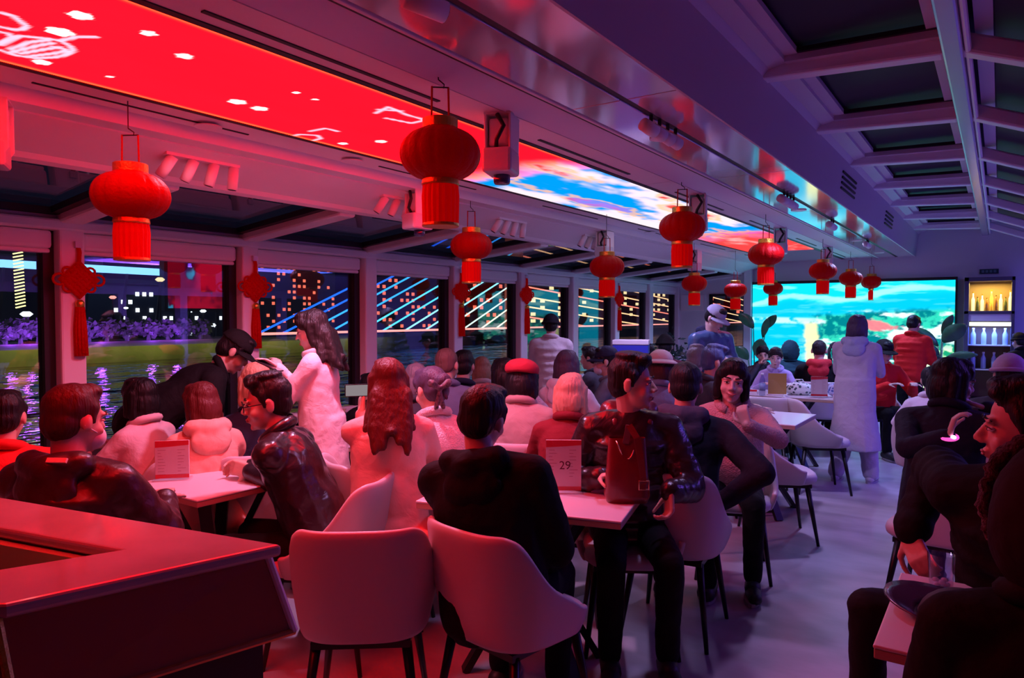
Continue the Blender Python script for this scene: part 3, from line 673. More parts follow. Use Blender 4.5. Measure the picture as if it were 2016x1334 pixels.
table(-1.95, -1.19, 5.32, 6.02, 'empty white table at the aisle with black crossed legs')
table(-2.35, -1.16, 7.15, 7.75, 'far aisle table holding menus, a bottle and bags')
table(-.235, .50, 1.86, 2.44, 'white table at the bottom right corner with a clear cup')
table(-3.75, -3.2, 2.93, 3.45, 'window table holding a clear bottle behind the standing woman')
table(-2.75, -2.1, 4.15, 4.75, 'table among the seated crowd before the red beret')
table(-3.95, -3.3, 4.5, 5.1, 'window table beside the man in the grey-blue jacket')
table(-3.9, -3.2, 6.9, 7.5, 'far window table below the blue and white box')
table(-2.75, -2.05, 5.6, 6.2, 'table in front of the man in the grey cap')
table(.1, .8, 4.3, 4.95, 'right-hand table in front of the person with the phone')

# ---- bar counter
CT = 1.0
out = [(-1.34, 1.03), (-1.47, .53), (-2.55, -.25), (-3.35, .20), (-3.05, .72)]
inn = [(-1.61, .80), (-1.70, .575), (-2.50, .02), (-2.98, .26), (-2.72, .575)]
def ringmesh(o_, i_, z0, z1):
    n = len(o_); vs = [(x, y, z1) for x, y in o_] + [(x, y, z1) for x, y in i_] + [(x, y, z0) for x, y in o_] + [(x, y, z0) for x, y in i_]; fs = []
    for k_ in range(n):
        k2 = (k_ + 1) % n; fs += [(k_, n + k_, n + k2, k2), (2 * n + k_, 2 * n + k2, 3 * n + k2, 3 * n + k_), (k_, k2, 2 * n + k2, 2 * n + k_), (n + k_, 3 * n + k_, 3 * n + k2, n + k2)]
    return MB().add(vs, fs)
def inset(poly, d):
    c = Vector((sum(p[0] for p in poly) / len(poly), sum(p[1] for p in poly) / len(poly)))
    r = []
    for p in poly: v = Vector(p) - c; r.append(tuple(c + v * (1 - d / v.length)))
    return r
cnt = empty('bar_counter', (0, 0, 0), label='dark red bar counter with polished stone top at bottom left', category='counter')
STONE = mat('counter_stone', (.46, .36, .34), .13, spec=.7, coat=.6, var=.18, vscale=3)
bevel(ringmesh(out, inn, CT - .028, CT).obj('countertop', STONE, cnt), .010, 3)
LIP = mat('counter_lip', (.50, .50, .26), .35)
i2 = [(x, y) for x, y in inn]; ringmesh(inset(inn, -.002), inset(inn, .07), CT - .10, CT - .030).obj('inner_lip', LIP, cnt)
MB().prism(inset(inn, .0), 'z', CT - .42, CT - .40).obj('inner_shelf', DARK, cnt)
APR = mat('apron_lacquer', (.36, .05, .02), .25, coat=.5)
o1, o2 = inset(out, .035), inset(out, -.025)
n = len(out); vs = [(x, y, CT - .03) for x, y in o1] + [(x, y, CT - .20) for x, y in o2] + [(x, y, CT - .205) for x, y in inset(out, .05)]
for k_ in range(n):
    k2 = (k_ + 1) % n; q = MB().add([vs[k_], vs[k2], vs[n + k2], vs[n + k_], vs[2 * n + k2], vs[2 * n + k_]], [(0, 3, 2, 1), (3, 5, 4, 2)]); q.obj('apron_panel', APR, cnt)
    MB().tube([vs[k_], vs[n + k_]], .009, 8).obj('corner_trim', GOLD if k_ != 0 else PILLAR, cnt)
    MB().tube([vs[n + k_], vs[n + k2]], .008, 8).obj('bottom_trim', mat('copper_trim', (.5, .22, .08), .4, metal=.7), cnt)
MB().prism(inset(out, .05), 'z', 0, CT - .2).obj('counter_body', DARK, cnt)

# ---- menus and small things
PAPER = mat('menu_paper', (.80, .74, .74), .6); REDP = mat('menu_red', (.75, .03, .05), .5); ACR = glass_mat('acrylic', (.93, .93, .95), 1.35); INK = mat('ink', (.10, .02, .04), .7); KRAFT = mat('kraft', (.62, .40, .10), .6)
def text(s_, size, parent, loc_, rot, m, name='lettering'):
    cu = bpy.data.curves.new(name, 'FONT'); cu.body = s_; cu.size = size; cu.align_x = 'CENTER'; cu.align_y = 'CENTER'; cu.extrude = .0003
    tmp = bpy.data.objects.new(name, cu); COL.objects.link(tmp); dg = bpy.context.evaluated_depsgraph_get(); me = bpy.data.meshes.new_from_object(tmp.evaluated_get(dg)); bpy.data.objects.remove(tmp)
    me.materials.clear(); o = link(name, me, m, parent); o.location = loc_; o.rotation_euler = rot; return o
def menu(p, ang, label, w=.135, h=.20, paper=None, num=None, top=True):
    t = empty('menu_stand', p, R(ang), label=label, category='menu', group='menu stands on the tables'); paper = paper or PAPER
    bevel(MB().box(-w / 2 - .008, w / 2 + .008, -.035, .035, 0, .012).obj('foot', ACR if top else PAPER, t), .002)
    MB().box(-w / 2, w / 2, -.004, .004, .012, h).obj('paper', paper, t)
    MB().box(-w / 2 - .002, w / 2 + .002, -.0055, -.0047, .01, h + .004).obj('cover', ACR, t)
    if top:
        MB().add([(-w / 2, -.0044, h), (w / 2, -.0044, h), (w / 2, -.0044, h - .022), (0, -.0044, h - .028), (-w / 2, -.0044, h - .032)], [(0, 4, 3, 2, 1)]).obj('header_band', REDP, t)
        MB().add([(-w / 2, -.0044, .012), (w / 2, -.0044, .012), (w / 2, -.0044, .030), (-w / 2, -.0044, .030)], [(0, 1, 2, 3)]).obj('footer_band', REDP, t)
    rr = random.Random(int(p[1] * 77))
    if top:
        for k_ in range(9):
            z = h - .045 - k_ * .0145
            for x0 in (-w * .42, w * .16):
                L = rr.uniform(.3, 1) * w * .25; MB().box(x0, x0 + L, -.0046, -.0042, z, z + .0016).obj('print_line', mat('print_grey', (.35, .10, .16), .7), t)
    if num: text(num, .052, t, (.006, -.0062, h * .52), (pi / 2, 0, 0), INK, 'handwritten_number')
    return t
menu(onz(340, 945, .74), 46, 'red-topped menu stand on the nearest window table', .15, .19)
menu((-1.575, 2.70, .74), 33, 'menu stand marked 29 on the table with the tote bag', .155, .235, num='29')
menu((-1.80, 7.26, .74), 20, 'plain kraft card standing on the far aisle table', .17, .215, KRAFT, top=False)
menu((-1.42, 7.30, .74), 20, 'white menu stand on the far aisle table beside the blue bag', .15, .20)
# tote bag
BAGM = mat('bag_leather', (.17, .015, .02), .30, coat=.35, bump=.15, bscale=25)
def tote(p, ang):
    t = empty('tote_bag', p, R(ang), label='dark red leather tote bag with buckled strap on the table', category='bag')
    vs, fs = [], []; prof = [(0, .085, .045), (.03, .095, .055), (.15, .085, .045), (.25, .078, .028), (.27, .076, .024)]; n_ = 24
    for z, a, b in prof:
        for k_ in range(n_):
            th = 2 * pi * k_ / n_; vs.append((a * math.copysign(abs(cos(th)) ** .5, cos(th)), b * math.copysign(abs(sin(th)) ** .5, sin(th)), z))
    for i in range(len(prof) - 1):
        for k_ in range(n_): fs.append((i * n_ + k_, i * n_ + (k_ + 1) % n_, (i + 1) * n_ + (k_ + 1) % n_, (i + 1) * n_ + k_))
    fs.append(tuple(range(n_ - 1, -1, -1))); MB().add(vs, fs).obj('bag_body', BAGM, t, True)
    st = MB(); pts = [(-.01, -.03, .25), (.0, -.055, .33), (.03, -.075, .28), (.045, -.078, .19), (.055, -.075, .12), (.06, -.07, .09)]
    for a_, b_ in zip(pts[:-1], pts[1:]): st.beam(a_, b_, .026, .005, (0, 1, 0))
    st.obj('strap', BAGM, t)
    bk = MB(); c_ = Vector((.06, -.076, .085))
    for a_, b_ in (((-.02, -.018), (.02, -.018)), ((.02, -.018), (.02, .018)), ((.02, .018), (-.02, .018)), ((-.02, .018), (-.02, -.018))): bk.rc(c_ + Vector((a_[0], 0, a_[1])), c_ + Vector((b_[0], 0, b_[1])), .003, .003, 6)
    bk.obj('buckle', mat('brass', (.75, .5, .3), .25, metal=.9), t, True)
    MB().tube([(-.05 + .09 * k_ / 12, -.035 - .012 * sin(k_), .262 - .075 * sin(pi * k_ / 12)) for k_ in range(13)], .0028, 6).obj('chain', mat('brass'), t, True)
tote((-1.285, 2.73, .74), 34)
def bottle(p, label, h=.23, cap=(.8, .8, .85)):
    t = empty('clear_bottle', p, label=label, category='bottle', group='clear bottles on the tables'); s_ = h / .23
    MB().lathe([(.029 * s_, 0), (.031 * s_, .01), (.031 * s_, .13 * s_), (.026 * s_, .165 * s_), (.013 * s_, .195 * s_), (.013 * s_, .213 * s_)], 18).obj('bottle_body', glass_mat('bottle_glass', (.75, .78, .85), 1.45), t, True)
    MB().lathe([(.0318 * s_, .05 * s_), (.0318 * s_, .125 * s_)], 18).obj('bottle_label', mat('bottle_label', (.25, .32, .5), .4), t, True)
    MB().lathe([(.015 * s_, .208 * s_), (.015 * s_, .23 * s_)], 14).obj('cap', mat('cap_white', cap, .4), t, True)
bottle(onz(643, 866, .74), 'clear bottle at the foot of the standing woman in the pale coat', .21)
bottle((-1.92, 7.17, .74), 'clear bottle before the kraft card on the far table', .22)
def cup(p, label):
    t = empty('clear_cup', p, label=label, category='cup')
    MB().lathe([(.028, 0), (.030, .004), (.036, .10), (.034, .10), (.028, .008), (.0, .006)], 20).obj('cup_body', glass_mat('cup_glass', (.9, .88, .95), 1.5), t, True)
    for k_ in range(6): MB().ell((.014 * cos(k_), .014 * sin(k_), .014 + .008 * (k_ % 2)), (.010, .008, .007), n=8, m=5).obj('ice_cube', mat('ice', (.8, .75, .9), .15, spec=.8), t, True)
cup((-.125, 2.36, .74), 'tall clear cup with ice on the bottom right table')
cup(onz(300, 900, .74) + Vector((0, 0, .0)), 'short clear cup beside the red-topped menu')
# boxes, bags, tray
t = empty('tissue_box', (-1.45, 2.80, .74), R(20), label='small pale box beside menu 29', category='box'); bevel(MB().box(-.035, .035, -.025, .025, 0, .022).obj('box_base', mat('box_blue', (.2, .14, .32), .5), t), .003); bevel(MB().box(-.033, .033, -.023, .023, .022, .04).obj('box_lid', mat('box_pale', (.6, .55, .68), .5), t), .008)
t = empty('folded_napkin', (-1.37, 2.92, .74), R(14), label='folded orange napkin behind the tote bag', category='napkin'); bevel(MB().box(-.07, .05, -.03, .03, 0, .012).obj('napkin_fold', mat('napkin', (.75, .35, .2), .7), t), .004); bevel(MB().box(-.065, .045, -.025, .025, .012, .02).obj('napkin_flap', mat('napkin'), t), .004)
def soft_bag(p, label, c1, c2, sx=.14, sy=.08, sz=.13):
    t = empty('soft_bag', p, R(15), label=label, category='bag'); b = MB().ell((0, 0, sz * .45), (sx, sy, sz * .52), n=24, m=14); b.v = [(x * (1 + .08 * sin(z * 60 + y * 40)), y, max(0, z)) for x, y, z in b.v]
    m = mat('soft_bag_' + label[:9], c1, .5, var=.0); nt = m.node_tree; v_ = nt.nodes.new('ShaderNodeTexVoronoi'); v_.inputs['Scale'].default_value = 28; tc = nt.nodes.new('ShaderNodeTexCoord'); nt.links.new(tc.outputs['Object'], v_.inputs[0])
    r_ = nt.nodes.new('ShaderNodeValToRGB'); r_.color_ramp.elements[0].position = .32; r_.color_ramp.elements[1].position = .4; r_.color_ramp.elements[0].color = (*c2, 1); r_.color_ramp.elements[1].color = (*c1, 1); nt.links.new(v_.outputs['Distance'], r_.inputs[0]); nt.links.new(r_.outputs[0], nt.nodes['Principled BSDF'].inputs[0])
    b.obj('bag_body', m, t, True)
    MB().tube([(-.05, 0, sz * .8), (-.03, 0, sz * 1.15), (.03, 0, sz * 1.15), (.05, 0, sz * .8)], .008, 8).obj('handle', m, t, True)
soft_bag((-1.63, 7.42, .74), 'spotted white and green pouch on the far aisle table', (.7, .8, .78), (.03, .08, .09))
soft_bag((-1.24, 7.42, .74), 'blue and white carrier bag on the far aisle table', (.55, .65, .9), (.08, .14, .45), .13, .08, .15)
t = empty('red_carton', (-1.22, 7.24, .74), R(5), label='small red carton at the corner of the far aisle table', category='box'); bevel(MB().box(-.06, .06, -.035, .035, 0, .045).obj('carton', REDP, t), .003); MB().box(-.061, -.035, -.036, .036, .005, .04).obj('carton_label', PAPER, t)
t = empty('menu_tray', (-2.1, 7.05 + .2, .74), R(10), label='pale tray with red rim at the left end of the far table', category='tray'); bevel(MB().box(-.11, .11, -.07, .07, 0, .03).obj('tray', PAPER, t), .004); MB().box(-.11, .11, -.072, -.07, .03, .048).obj('rim', REDP, t)
p = at(1243, 672, 7.4)
t = empty('storage_box', (p.x, p.y, 0), R(20), label='white and blue box on a stand by the far pillars', category='box'); MB().box(-.17, .17, -.12, .12, 0, p.z - .12).obj('stand', mat('box_violet', (.25, .2, .5), .5), t); bevel(MB().box(-.18, .18, -.13, .13, p.z - .12, p.z - .03).obj('box_body', mat('box_royal', (.03, .06, .55), .4), t), .004); bevel(MB().box(-.185, .185, -.135, .135, p.z - .03, p.z + .02).obj('box_lid', PILLAR, t), .006)
t = empty('paper_sheet', (-2.45, 4.3, .74), R(25), label='white paper sheet on the table in the crowd', category='paper'); MB().box(-.13, .13, -.09, .09, 0, .004).obj('sheet', PAPER, t); MB().box(-.10, .12, -.07, .09, .004, .007).obj('sheet_fold', PAPER, t)
t = empty('orange_box', (-2.2, 5.75, .74), R(10), label='orange and white snack box in the crowd behind the grey jacket', category='box'); bevel(MB().box(-.07, .07, -.05, .05, 0, .10).obj('box_body', mat('box_orange', (.8, .35, .1), .5), t), .005); bevel(MB().box(-.072, .072, -.052, .052, .10, .125).obj('box_lid', PAPER, t), .005)

# ---- plants
LEAF = mat('broad_leaf', (.03, .16, .07), .35, coat=.3, var=.3, vscale=9)
POT = mat('plant_pot', (.3, .3, .33), .5)
def leaf(parent, base, d, L, w, droop=.2):
    d = Vector(d).normalized(); side = d.cross(Vector((.2, -1, .1))).normalized(); nrm = side.cross(d); b = MB(); n_ = 9; row = []
    for i in range(n_):
        f = i / (n_ - 1); c = Vector(base) + d * L * f + Vector((0, 0, -droop * L * f * f)); ww = w * (sin(pi * min(1, f * .95 + .03)) ** .75)
        row.append([c - side * ww + nrm * .18 * ww, c - nrm * .12 * ww, c + side * ww + nrm * .18 * ww])
    vs = [q for r_ in row for q in r_]; fs = []
    for i in range(n_ - 1):
        for j in range(2): a = i * 3 + j; fs.append((a, a + 1, a + 4, a + 3))
    o = b.add(vs, fs).obj('leaf', LEAF, parent, True); md = o.modifiers.new('solid', 'SOLIDIFY'); md.thickness = .004; return o
def plant(x, y, label, spec):
    t = empty('broad_leaf_plant', (x, y, 0), label=label, category='plant', group='broad-leaf plants beside the screen')
    MB().lathe([(.10, 0), (.12, .02), (.15, .28), (.14, .28), (.13, .25)], 20).obj('pot', POT, t, True)
    for (bx, bz, dx, dz, L, w_) in spec:
        MB().tube([(0, 0, .2), (bx * .5, 0, .2 + (bz - .2) * .6), (bx, 0, bz)], [.014, .01, .007], 6).obj('stem', LEAF, t, True)
        leaf(t, (bx, 0, bz), (dx, -.15, dz), L, w_)
# spec: leaf base x, z, direction, length, half width (metres, seen across the hall)
plant(-2.86, 10.3, 'broad-leaf plant at the left corner of the wall screen', [(-.03, 1.35, -.55, .8, .34, .075), (.10, 1.22, .25, 1, .02 + .34, .05), (.14, 1.34, .45, .75, .30, .06), (.05, .92, .1, .9, .36, .10), (.16, .9, .6, .7, .26, .07), (-.1, .9, -.5, .7, .3, .08)])
plant(-.62, 10.2, 'broad-leaf plant at the right corner of the wall screen', [(.0, 1.15, -.7, .8, .42, .06), (.05, 1.2, .6, .75, .38, .10), (.0, .95, -.45, .9, .34, .08), (.08, 1.0, .9, .35, .36, .05), (.1, .9, .9, .1, .3, .04), (-.02, .8, .1, .95, .3, .08), (.04, 1.3, .35, .95, .32, .05)])
t = empty('leafy_shrub', (-3.1, 7.9, 0), label='dark small-leaved shrub behind the seated crowd', category='plant'); MB().lathe([(.10, 0), (.13, .3), (.12, .3)], 14).obj('pot', POT, t)
MB().tube([(0, 0, .28), (0, 0, .9)], .012, 6).obj('stem', LEAF, t); rr = random.Random(4); b = MB()
for i in range(220):
    c = Vector((rr.gauss(0, .15), rr.gauss(0, .12), 1.02 + rr.gauss(0, .12))); q = Vector((rr.gauss(0, 1), rr.gauss(0, 1), rr.gauss(0, .5))).normalized() * .045; s_ = q.orthogonal().normalized() * .018; b.add([c - q, c + s_, c + q, c - s_], [(0, 1, 2, 3)])
b.obj('foliage', mat('dark_leaf', (.012, .05, .04), .5), t, kind='stuff')

# ---- drinks cabinet in the end wall
cab_ = empty('drinks_cabinet', (-.10, YE - .02, 0), label='tall drinks cabinet with golden bottle shelf above a blue lit fridge', category='cabinet')
x0, x1 = -.27, .25
for b in ((x0, x0 + .05, 0, 2.0), (x1 - .035, x1, 0, 2.0), (x0, x1, 1.95, 2.0), (x0, x1, 1.545, 1.585)): bevel(MB().box(b[0], b[1], -.32, .0, b[2], b[3]).obj('frame', mat('cabinet_frame', (.10, .10, .15), .4), cab_), .004)
MB().box(x0, x1, -.02, 0, 0, 2.0).obj('back_panel', mat('cabinet_back', (.25, .16, .08), .6), cab_)
MB().box(x0 + .05, x1 - .035, -.30, -.02, 1.46, 1.545).obj('header', PILLAR, cab_); MB().box(x0 + .06, x1 - .035, -.305, -.30, 1.40, 1.445).obj('light_bar', emat('cabinet_strip', (.9, 1, .75), 1.6), cab_)
MB().box(x0 + .05, x1 - .035, -.30, -.02, .0, .5).obj('plinth', DARK, cab_)
for z in (1.15, .85): MB().box(x0 + .05, x1 - .035, -.28, -.02, z, z + .012).obj('shelf', PILLAR, cab_)
for z, e, c, y in ((1.93, 3.2, (1, .72, .18), -.2), (1.38, 2.6, (.08, .16, 1), -.2)):
    l = bpy.data.lights.new('cabinet_lamp', 'AREA'); l.shape = 'RECTANGLE'; l.size = .4; l.size_y = .1; l.energy = e; l.color = c
    o = bpy.data.objects.new('cabinet_lamp', l); COL.objects.link(o); o.parent = cab_; o.location = (0, y, z)
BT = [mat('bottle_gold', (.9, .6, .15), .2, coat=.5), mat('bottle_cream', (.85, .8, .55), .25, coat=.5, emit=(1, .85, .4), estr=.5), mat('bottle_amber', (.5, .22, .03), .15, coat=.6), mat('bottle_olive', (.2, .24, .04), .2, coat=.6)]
BW = ['cream', 'gold', 'amber', 'olive green']
for i in range(9):
    x = x0 + .09 + i * .048; h_ = (.30, .22, .26, .2, .33, .24, .28, .21, .31)[i] * .8; mi = (1, 3, 1, 2, 0, 2, 1, 3, 1)[i]
    t = empty('spirit_bottle', (-.10 + x, YE - .02 - .14 - .06 * (i % 2), 1.585), label='%s bottle on the golden shelf, number %s from its left end' % (BW[mi], ('one', 'two', 'three', 'four', 'five', 'six', 'seven', 'eight', 'nine')[i]), category='bottle', group='bottles on the golden shelf')
    MB().lathe([(.018, 0), (.019, .01), (.019, h_ * .6), (.008, h_ * .75), (.008, h_ * .95)], 12).obj('bottle_body', BT[mi], t, True); MB().lathe([(.0095, h_ * .93), (.0095, h_)], 10).obj('cap', GOLD, t)
for i in range(8):
    z = (1.162, .862)[i // 4]; t = empty('fridge_bottle', (-.10 + x0 + .10 + (i % 4) * .11, YE - .16, z), label='pale bottle on the %s fridge shelf, %s from its left' % (('upper', 'lower')[i // 4], ('first', 'second', 'third', 'fourth')[i % 4]), category='bottle', group='bottles in the blue fridge')
    MB().lathe([(.026, 0), (.028, .01), (.028, .13), (.012, .17), (.012, .195)], 12).obj('bottle_body', mat('fridge_bottle', (.5, .6, .9), .2, coat=.5), t, True); MB().lathe([(.014, .19), (.014, .21)], 10).obj('cap', PILLAR, t)
sg = empty('exit_plate', (-.12, YE - .012, 2.085), label='small dark green plate on the wall above the drinks cabinet', category='sign'); bevel(MB().box(-.10, .10, -.008, .008, -.03, .03).obj('plate', mat('plate_green', (.02, .09, .10), .4), sg), .003)
for k_ in range(4): MB().box(-.08 + k_ * .042, -.052 + k_ * .042, -.010, -.008, -.016, .016).obj('glyph_block', mat('plate_mark', (.12, .3, .32), .5), sg)
# ================================================================== people
RQ = []                                                   # meshes waiting to be fused into one skin
_tex = {}
def cloud(sz):
    if sz not in _tex: t = bpy.data.textures.new('folds_%g' % sz, 'CLOUDS'); t.noise_scale = sz; t.noise_depth = 2; _tex[sz] = t
    return _tex[sz]
def fuse(mb, name, m, parent, vox, it=4, disp=0, dsz=.08, **props):
    o = mb.obj(name, m, parent, **props); RQ.append(o)
    r = o.modifiers.new('r', 'REMESH'); r.mode = 'VOXEL'; r.voxel_size = vox; r.use_smooth_shade = True
    s_ = o.modifiers.new('s', 'SMOOTH'); s_.factor = .5; s_.iterations = it
    if disp: d = o.modifiers.new('d', 'DISPLACE'); d.texture = cloud(dsz); d.strength = disp; d.mid_level = .5; d.texture_coords = 'LOCAL'
    return o
def finish_fuse():
    dg = bpy.context.evaluated_depsgraph_get(); dg.update(); new = [(o, bpy.data.meshes.new_from_object(o.evaluated_get(dg))) for o in RQ]
    for o, me in new:
        o.modifiers.clear(); mt = o.data.materials[0]; o.data = me; me.materials.clear(); me.materials.append(mt); me.polygons.foreach_set('use_smooth', [True] * len(me.polygons))
SKIN = mat('skin', (.60, .37, .29), .48, bump=.05, bscale=120); SKIN2 = mat('skin_pale', (.68, .46, .40), .48); LIPM = mat('lip', (.42, .12, .12), .4)
EYEW = mat('eye_white', (.75, .72, .72), .2); EYED = mat('eye_dark', (.008, .006, .006), .15, coat=.6)
def hairmat(n, c): return mat('hair_' + n, c, .5, spec=.3, bump=.55, bscale=60, stretch=(1, 1, .06))
HAIR = {k: hairmat(k, c) for k, c in dict(black=(.008, .007, .008), dark=(.018, .012, .012), brown=(.05, .02, .014), red=(.09, .014, .012), blond=(.62, .34, .24), orange=(.5, .26, .16), grey=(.16, .14, .17), bluegrey=(.07, .10, .22), tan=(.30, .18, .11), violet=(.07, .05, .09), buzz=(.16, .09, .08)).items()}
def cloth(n, c, kind='cloth'):
    if kind == 'leather': return mat('leather_' + n, c, .28, spec=.6, bump=.4, bscale=8, bdist=.03, distort=.7)
    if kind == 'puff': return mat('puffer_' + n, c, .36, spec=.5, bump=.35, bscale=16)
    if kind == 'fleece': return mat('fleece_' + n, c, .9, bump=.7, bscale=110, sheen=.3)
    return mat('cloth_' + n, c, .82, spec=.18, bump=.35, bscale=9, bdist=.035, distort=.5)

def xf(dst, src, M): return dst.add([M @ Vector(v) for v in src.v], src.f)
def head_mb(hi):
    h = MB()
    h.ell((0, -.012, .032), (.074, .092, .086), n=20, m=12).ell((0, .028, -.028), (.060, .062, .084), n=16, m=10).ell((0, .042, -.078), (.043, .042, .034)).ell((0, .074, -.098), (.018, .014, .014))
    for s_ in (-1, 1):
        h.ell((s_ * .036, .060, -.034), (.026, .022, .026)).ell((s_ * .077, -.006, -.006), (.010, .020, .032)).ell((s_ * .030, .083, .026), (.026, .010, .008))
        if hi: h.ell((s_ * .012, .100, -.030), (.0085, .010, .008), n=10, m=6).ell((s_ * .080, -.002, .016), (.009, .016, .012), n=8, m=6)
    h.rc((0, .086, .012), (0, .108, -.022), .0085, .0115).ell((0, .091, -.056), (.021, .009, .0065)).ell((0, .089, -.068), (.018, .009, .0065))
    return h
def hand_mb(b, w, d, nrm, curl, side, sc=1.0):
    """palm and five fingers; w wrist, d hand direction, nrm palm normal, side +1: thumb on d x nrm side"""
    w, d = Vector(w), Vector(d).normalized(); nrm = (Vector(nrm) - d * Vector(nrm).dot(d)).normalized(); sd = d.cross(nrm) * side
    k_ = sc
    for o_ in (-.026, -.009, .009, .026): b.rc(w + d * .012 * k_ + sd * o_ * .75 * k_, w + d * .082 * k_ + sd * o_ * k_, .0135 * k_, .0115 * k_, 8)
    for o_, L in ((-.028, .060), (-.010, .074), (.009, .079), (.028, .070)):
        p = w + d * .085 * k_ + sd * o_ * k_; a = 0; dd = d
        for s_, r_ in ((.46, .0088), (.31, .0082), (.25, .0074)):
            a += curl; dd = d * cos(a) + nrm * sin(a); q = p + dd * L * s_ * k_ * 1.0; b.rc(p, q, r_ * k_, r_ * .92 * k_, 8); p = q
    p = w + d * .022 * k_ + sd * .026 * k_
    for (fd, fs, fn, L, r_) in ((.55, .75, .25, .042, .0125), (.85, .35, .35 + curl * .3, .033, .0098), (.9, .05, .45 + curl * .4, .026, .0088)):
        q = p + (d * fd + sd * fs + nrm * fn).normalized() * L * k_; b.rc(p, q, r_ * k_, r_ * .93 * k_, 8); p = q
def ik(Sh, T, l1, l2, pole):
    v = T - Sh; D = v.length; mx = (l1 + l2) * .995
    if D > mx: T = Sh + v * (mx / D); v = T - Sh; D = mx
    a = (l1 * l1 - l2 * l2 + D * D) / (2 * D); h_ = sqrt(max(0, l1 * l1 - a * a)); n = v / D; p = Vector(pole); p = (p - n * p.dot(n)).normalized()
    return Sh + n * a + p * h_, T
PC = [0]
def person(label, u, v, d, face, pose='sit', lean=8, side=0, hyaw=0, hpitch=8, hroll=0, arms=None, jk='jacket', jcol=('black', (.012, .012, .014)), jkind='cloth', hood=None, tr=('black', (.012, .012, .015)), hair=('short', 'black'), hat=None, res='mid', wide=1., skin=None, sex=0, seat=None, knees=None, chair_label=None, mouth=True, glasses=False, mask=False, scarf=None, hairlen=.3, coatlen=.55, bulk=1., eyes=True, footdx=0, crouch=0, chairxy=None):
    """sex: 0 broad, 1 slighter build.  arms: (right, left) hand targets, world points or presets"""
    PC[0] += 1
    vox = dict(hi=.0058, mid=.0095, lo=.014)[res]; f = R(face); Rz = Matrix.Rotation(f, 3, 'Z'); skin = skin or SKIN
    sw = (.172 if sex == 0 else .155) * wide; target = at(u, v, d); hz = .53 if pose == 'sit' else .92
    def spine(hz):
        P = Vector((0, 0, hz)); up = (Matrix.Rotation(R(side), 3, 'Y') @ Matrix.Rotation(-R(lean), 3, 'X')) @ Vector((0, 0, 1)); rx = Matrix.Rotation(R(side), 3, 'Y') @ Vector((1, 0, 0))
        fw = up.cross(rx); N = P + up * .52; nd = (up * .45 + Vector((0, 0, 1)) * .55 + fw * .16).normalized(); H = N + nd * .150
        HR = Matrix.Rotation(R(hyaw), 3, 'Z') @ Matrix.Rotation(R(hroll), 3, 'Y') @ Matrix.Rotation(-R(hpitch), 3, 'X'); return P, up, rx, fw, N, H, HR
    top = lambda s: s[5] + s[6] @ Vector((0, 0, .125)); s = spine(hz); sc = 1.
    if pose == 'sit':
        want = target.z; tz = top(s).z
        if want > tz * 1.04 or want < tz * .93: sc = max(.78, min(1.06, want / tz))
        hz += (want / sc - tz); hz = max(.47, min(.68, hz)); s = spine(hz)
    else: sc = target.z / top(s).z
    P, up, rx, fw, N, H, HR = s; tl = Rz @ (top(s) * sc)
    root = empty('person', (target.x - tl.x, target.y - tl.y, 0), f, label=label, category='person'); root.scale = (sc, sc, sc)
    inv = Rz.inverted(); RL = root.location.copy()
    def toloc(p): return (inv @ (Vector(p) - RL)) / sc
    Hm = Matrix.Translation(H) @ HR.to_4x4(); vox /= sc
    # ---------- arms
    Shc = P + up * .455; SR, SL = Shc + rx * sw, Shc - rx * sw; arms = arms or ('table', 'table'); lp = []
    for sg, Sx, a in ((1, SR, arms[0]), (-1, SL, arms[1])):
        nr = Vector((0, 0, -1)); hd = None; curl = .35; pole = rx * sg * .55 - Vector((0, 0, 1)) * .7 - fw * .35
        if isinstance(a, str):
            if a == 'table': T = P + fw * .40 + rx * sg * .13; T.z = .80 / sc; T.y = max(T.y, .36)
            elif a == 'lap': T = Vector((sg * .10, .30, hz + .08))
            elif a == 'down': T = Sx + Vector((sg * .06, .04, -.52))
            elif a == 'chest': T = P + up * .34 + fw * .26 + rx * sg * .04
            elif a == 'face': T = H + HR @ Vector((sg * .06, .15, -.10))
            elif a == 'hip': T = Vector((sg * .21, -.02, hz + .12)); pole = rx * sg * 1. - fw * .5
            else: T = P + fw * .3
        elif isinstance(a, dict):
            T = toloc(a['p']); curl = a.get('curl', .5)
            if 'n' in a: nr = inv @ Vector(a['n'])
            if 'd' in a: hd = inv @ Vector(a['d'])
            if 'pole' in a: pole = inv @ Vector(a['pole'])
        else: T = toloc(a)
        E, T = ik(Sx, Vector(T), .285, .25, pole); hd = hd.normalized() if hd is not None else ((T - E).normalized() * .8 + fw * .25 + Vector((0, 0, -.05))).normalized()
        lp.append((sg, Sx, E, T, hd, nr, curl))
    # ---------- legs
    lg = []
    for i, sg in enumerate((1, -1)):
        hp = P + Vector((sg * .085, 0, -.02))
        if pose == 'sit':
            if knees: K = toloc(knees[i][0]); A = toloc(knees[i][1])
            else: K = Vector((sg * .12, .40, .50 / sc)); A = Vector((sg * .12, .36, .09 / sc))
        else:
            K = Vector((sg * .095 + footdx * .4, .03 + crouch, .50)); A = Vector((sg * .10 + footdx * sg, -.02 + .06 * sg * bool(footdx), .085))
        lg.append((sg, hp, K, A))
    # ---------- body: one continuous skin
    b = MB(); xf(b, head_mb(res == 'hi'), Hm); b.rc(Hm @ Vector((0, -.022, -.06)), N - up * .03, .050, .058, 12).ell(P + up * .35, (.135 * wide, .095, .17), Matrix((rx, fw, up)).transposed()).ell(P + up * .12, (.125, .095, .16), Matrix((rx, fw, up)).transposed()).ell(P, (.14, .10, .10))
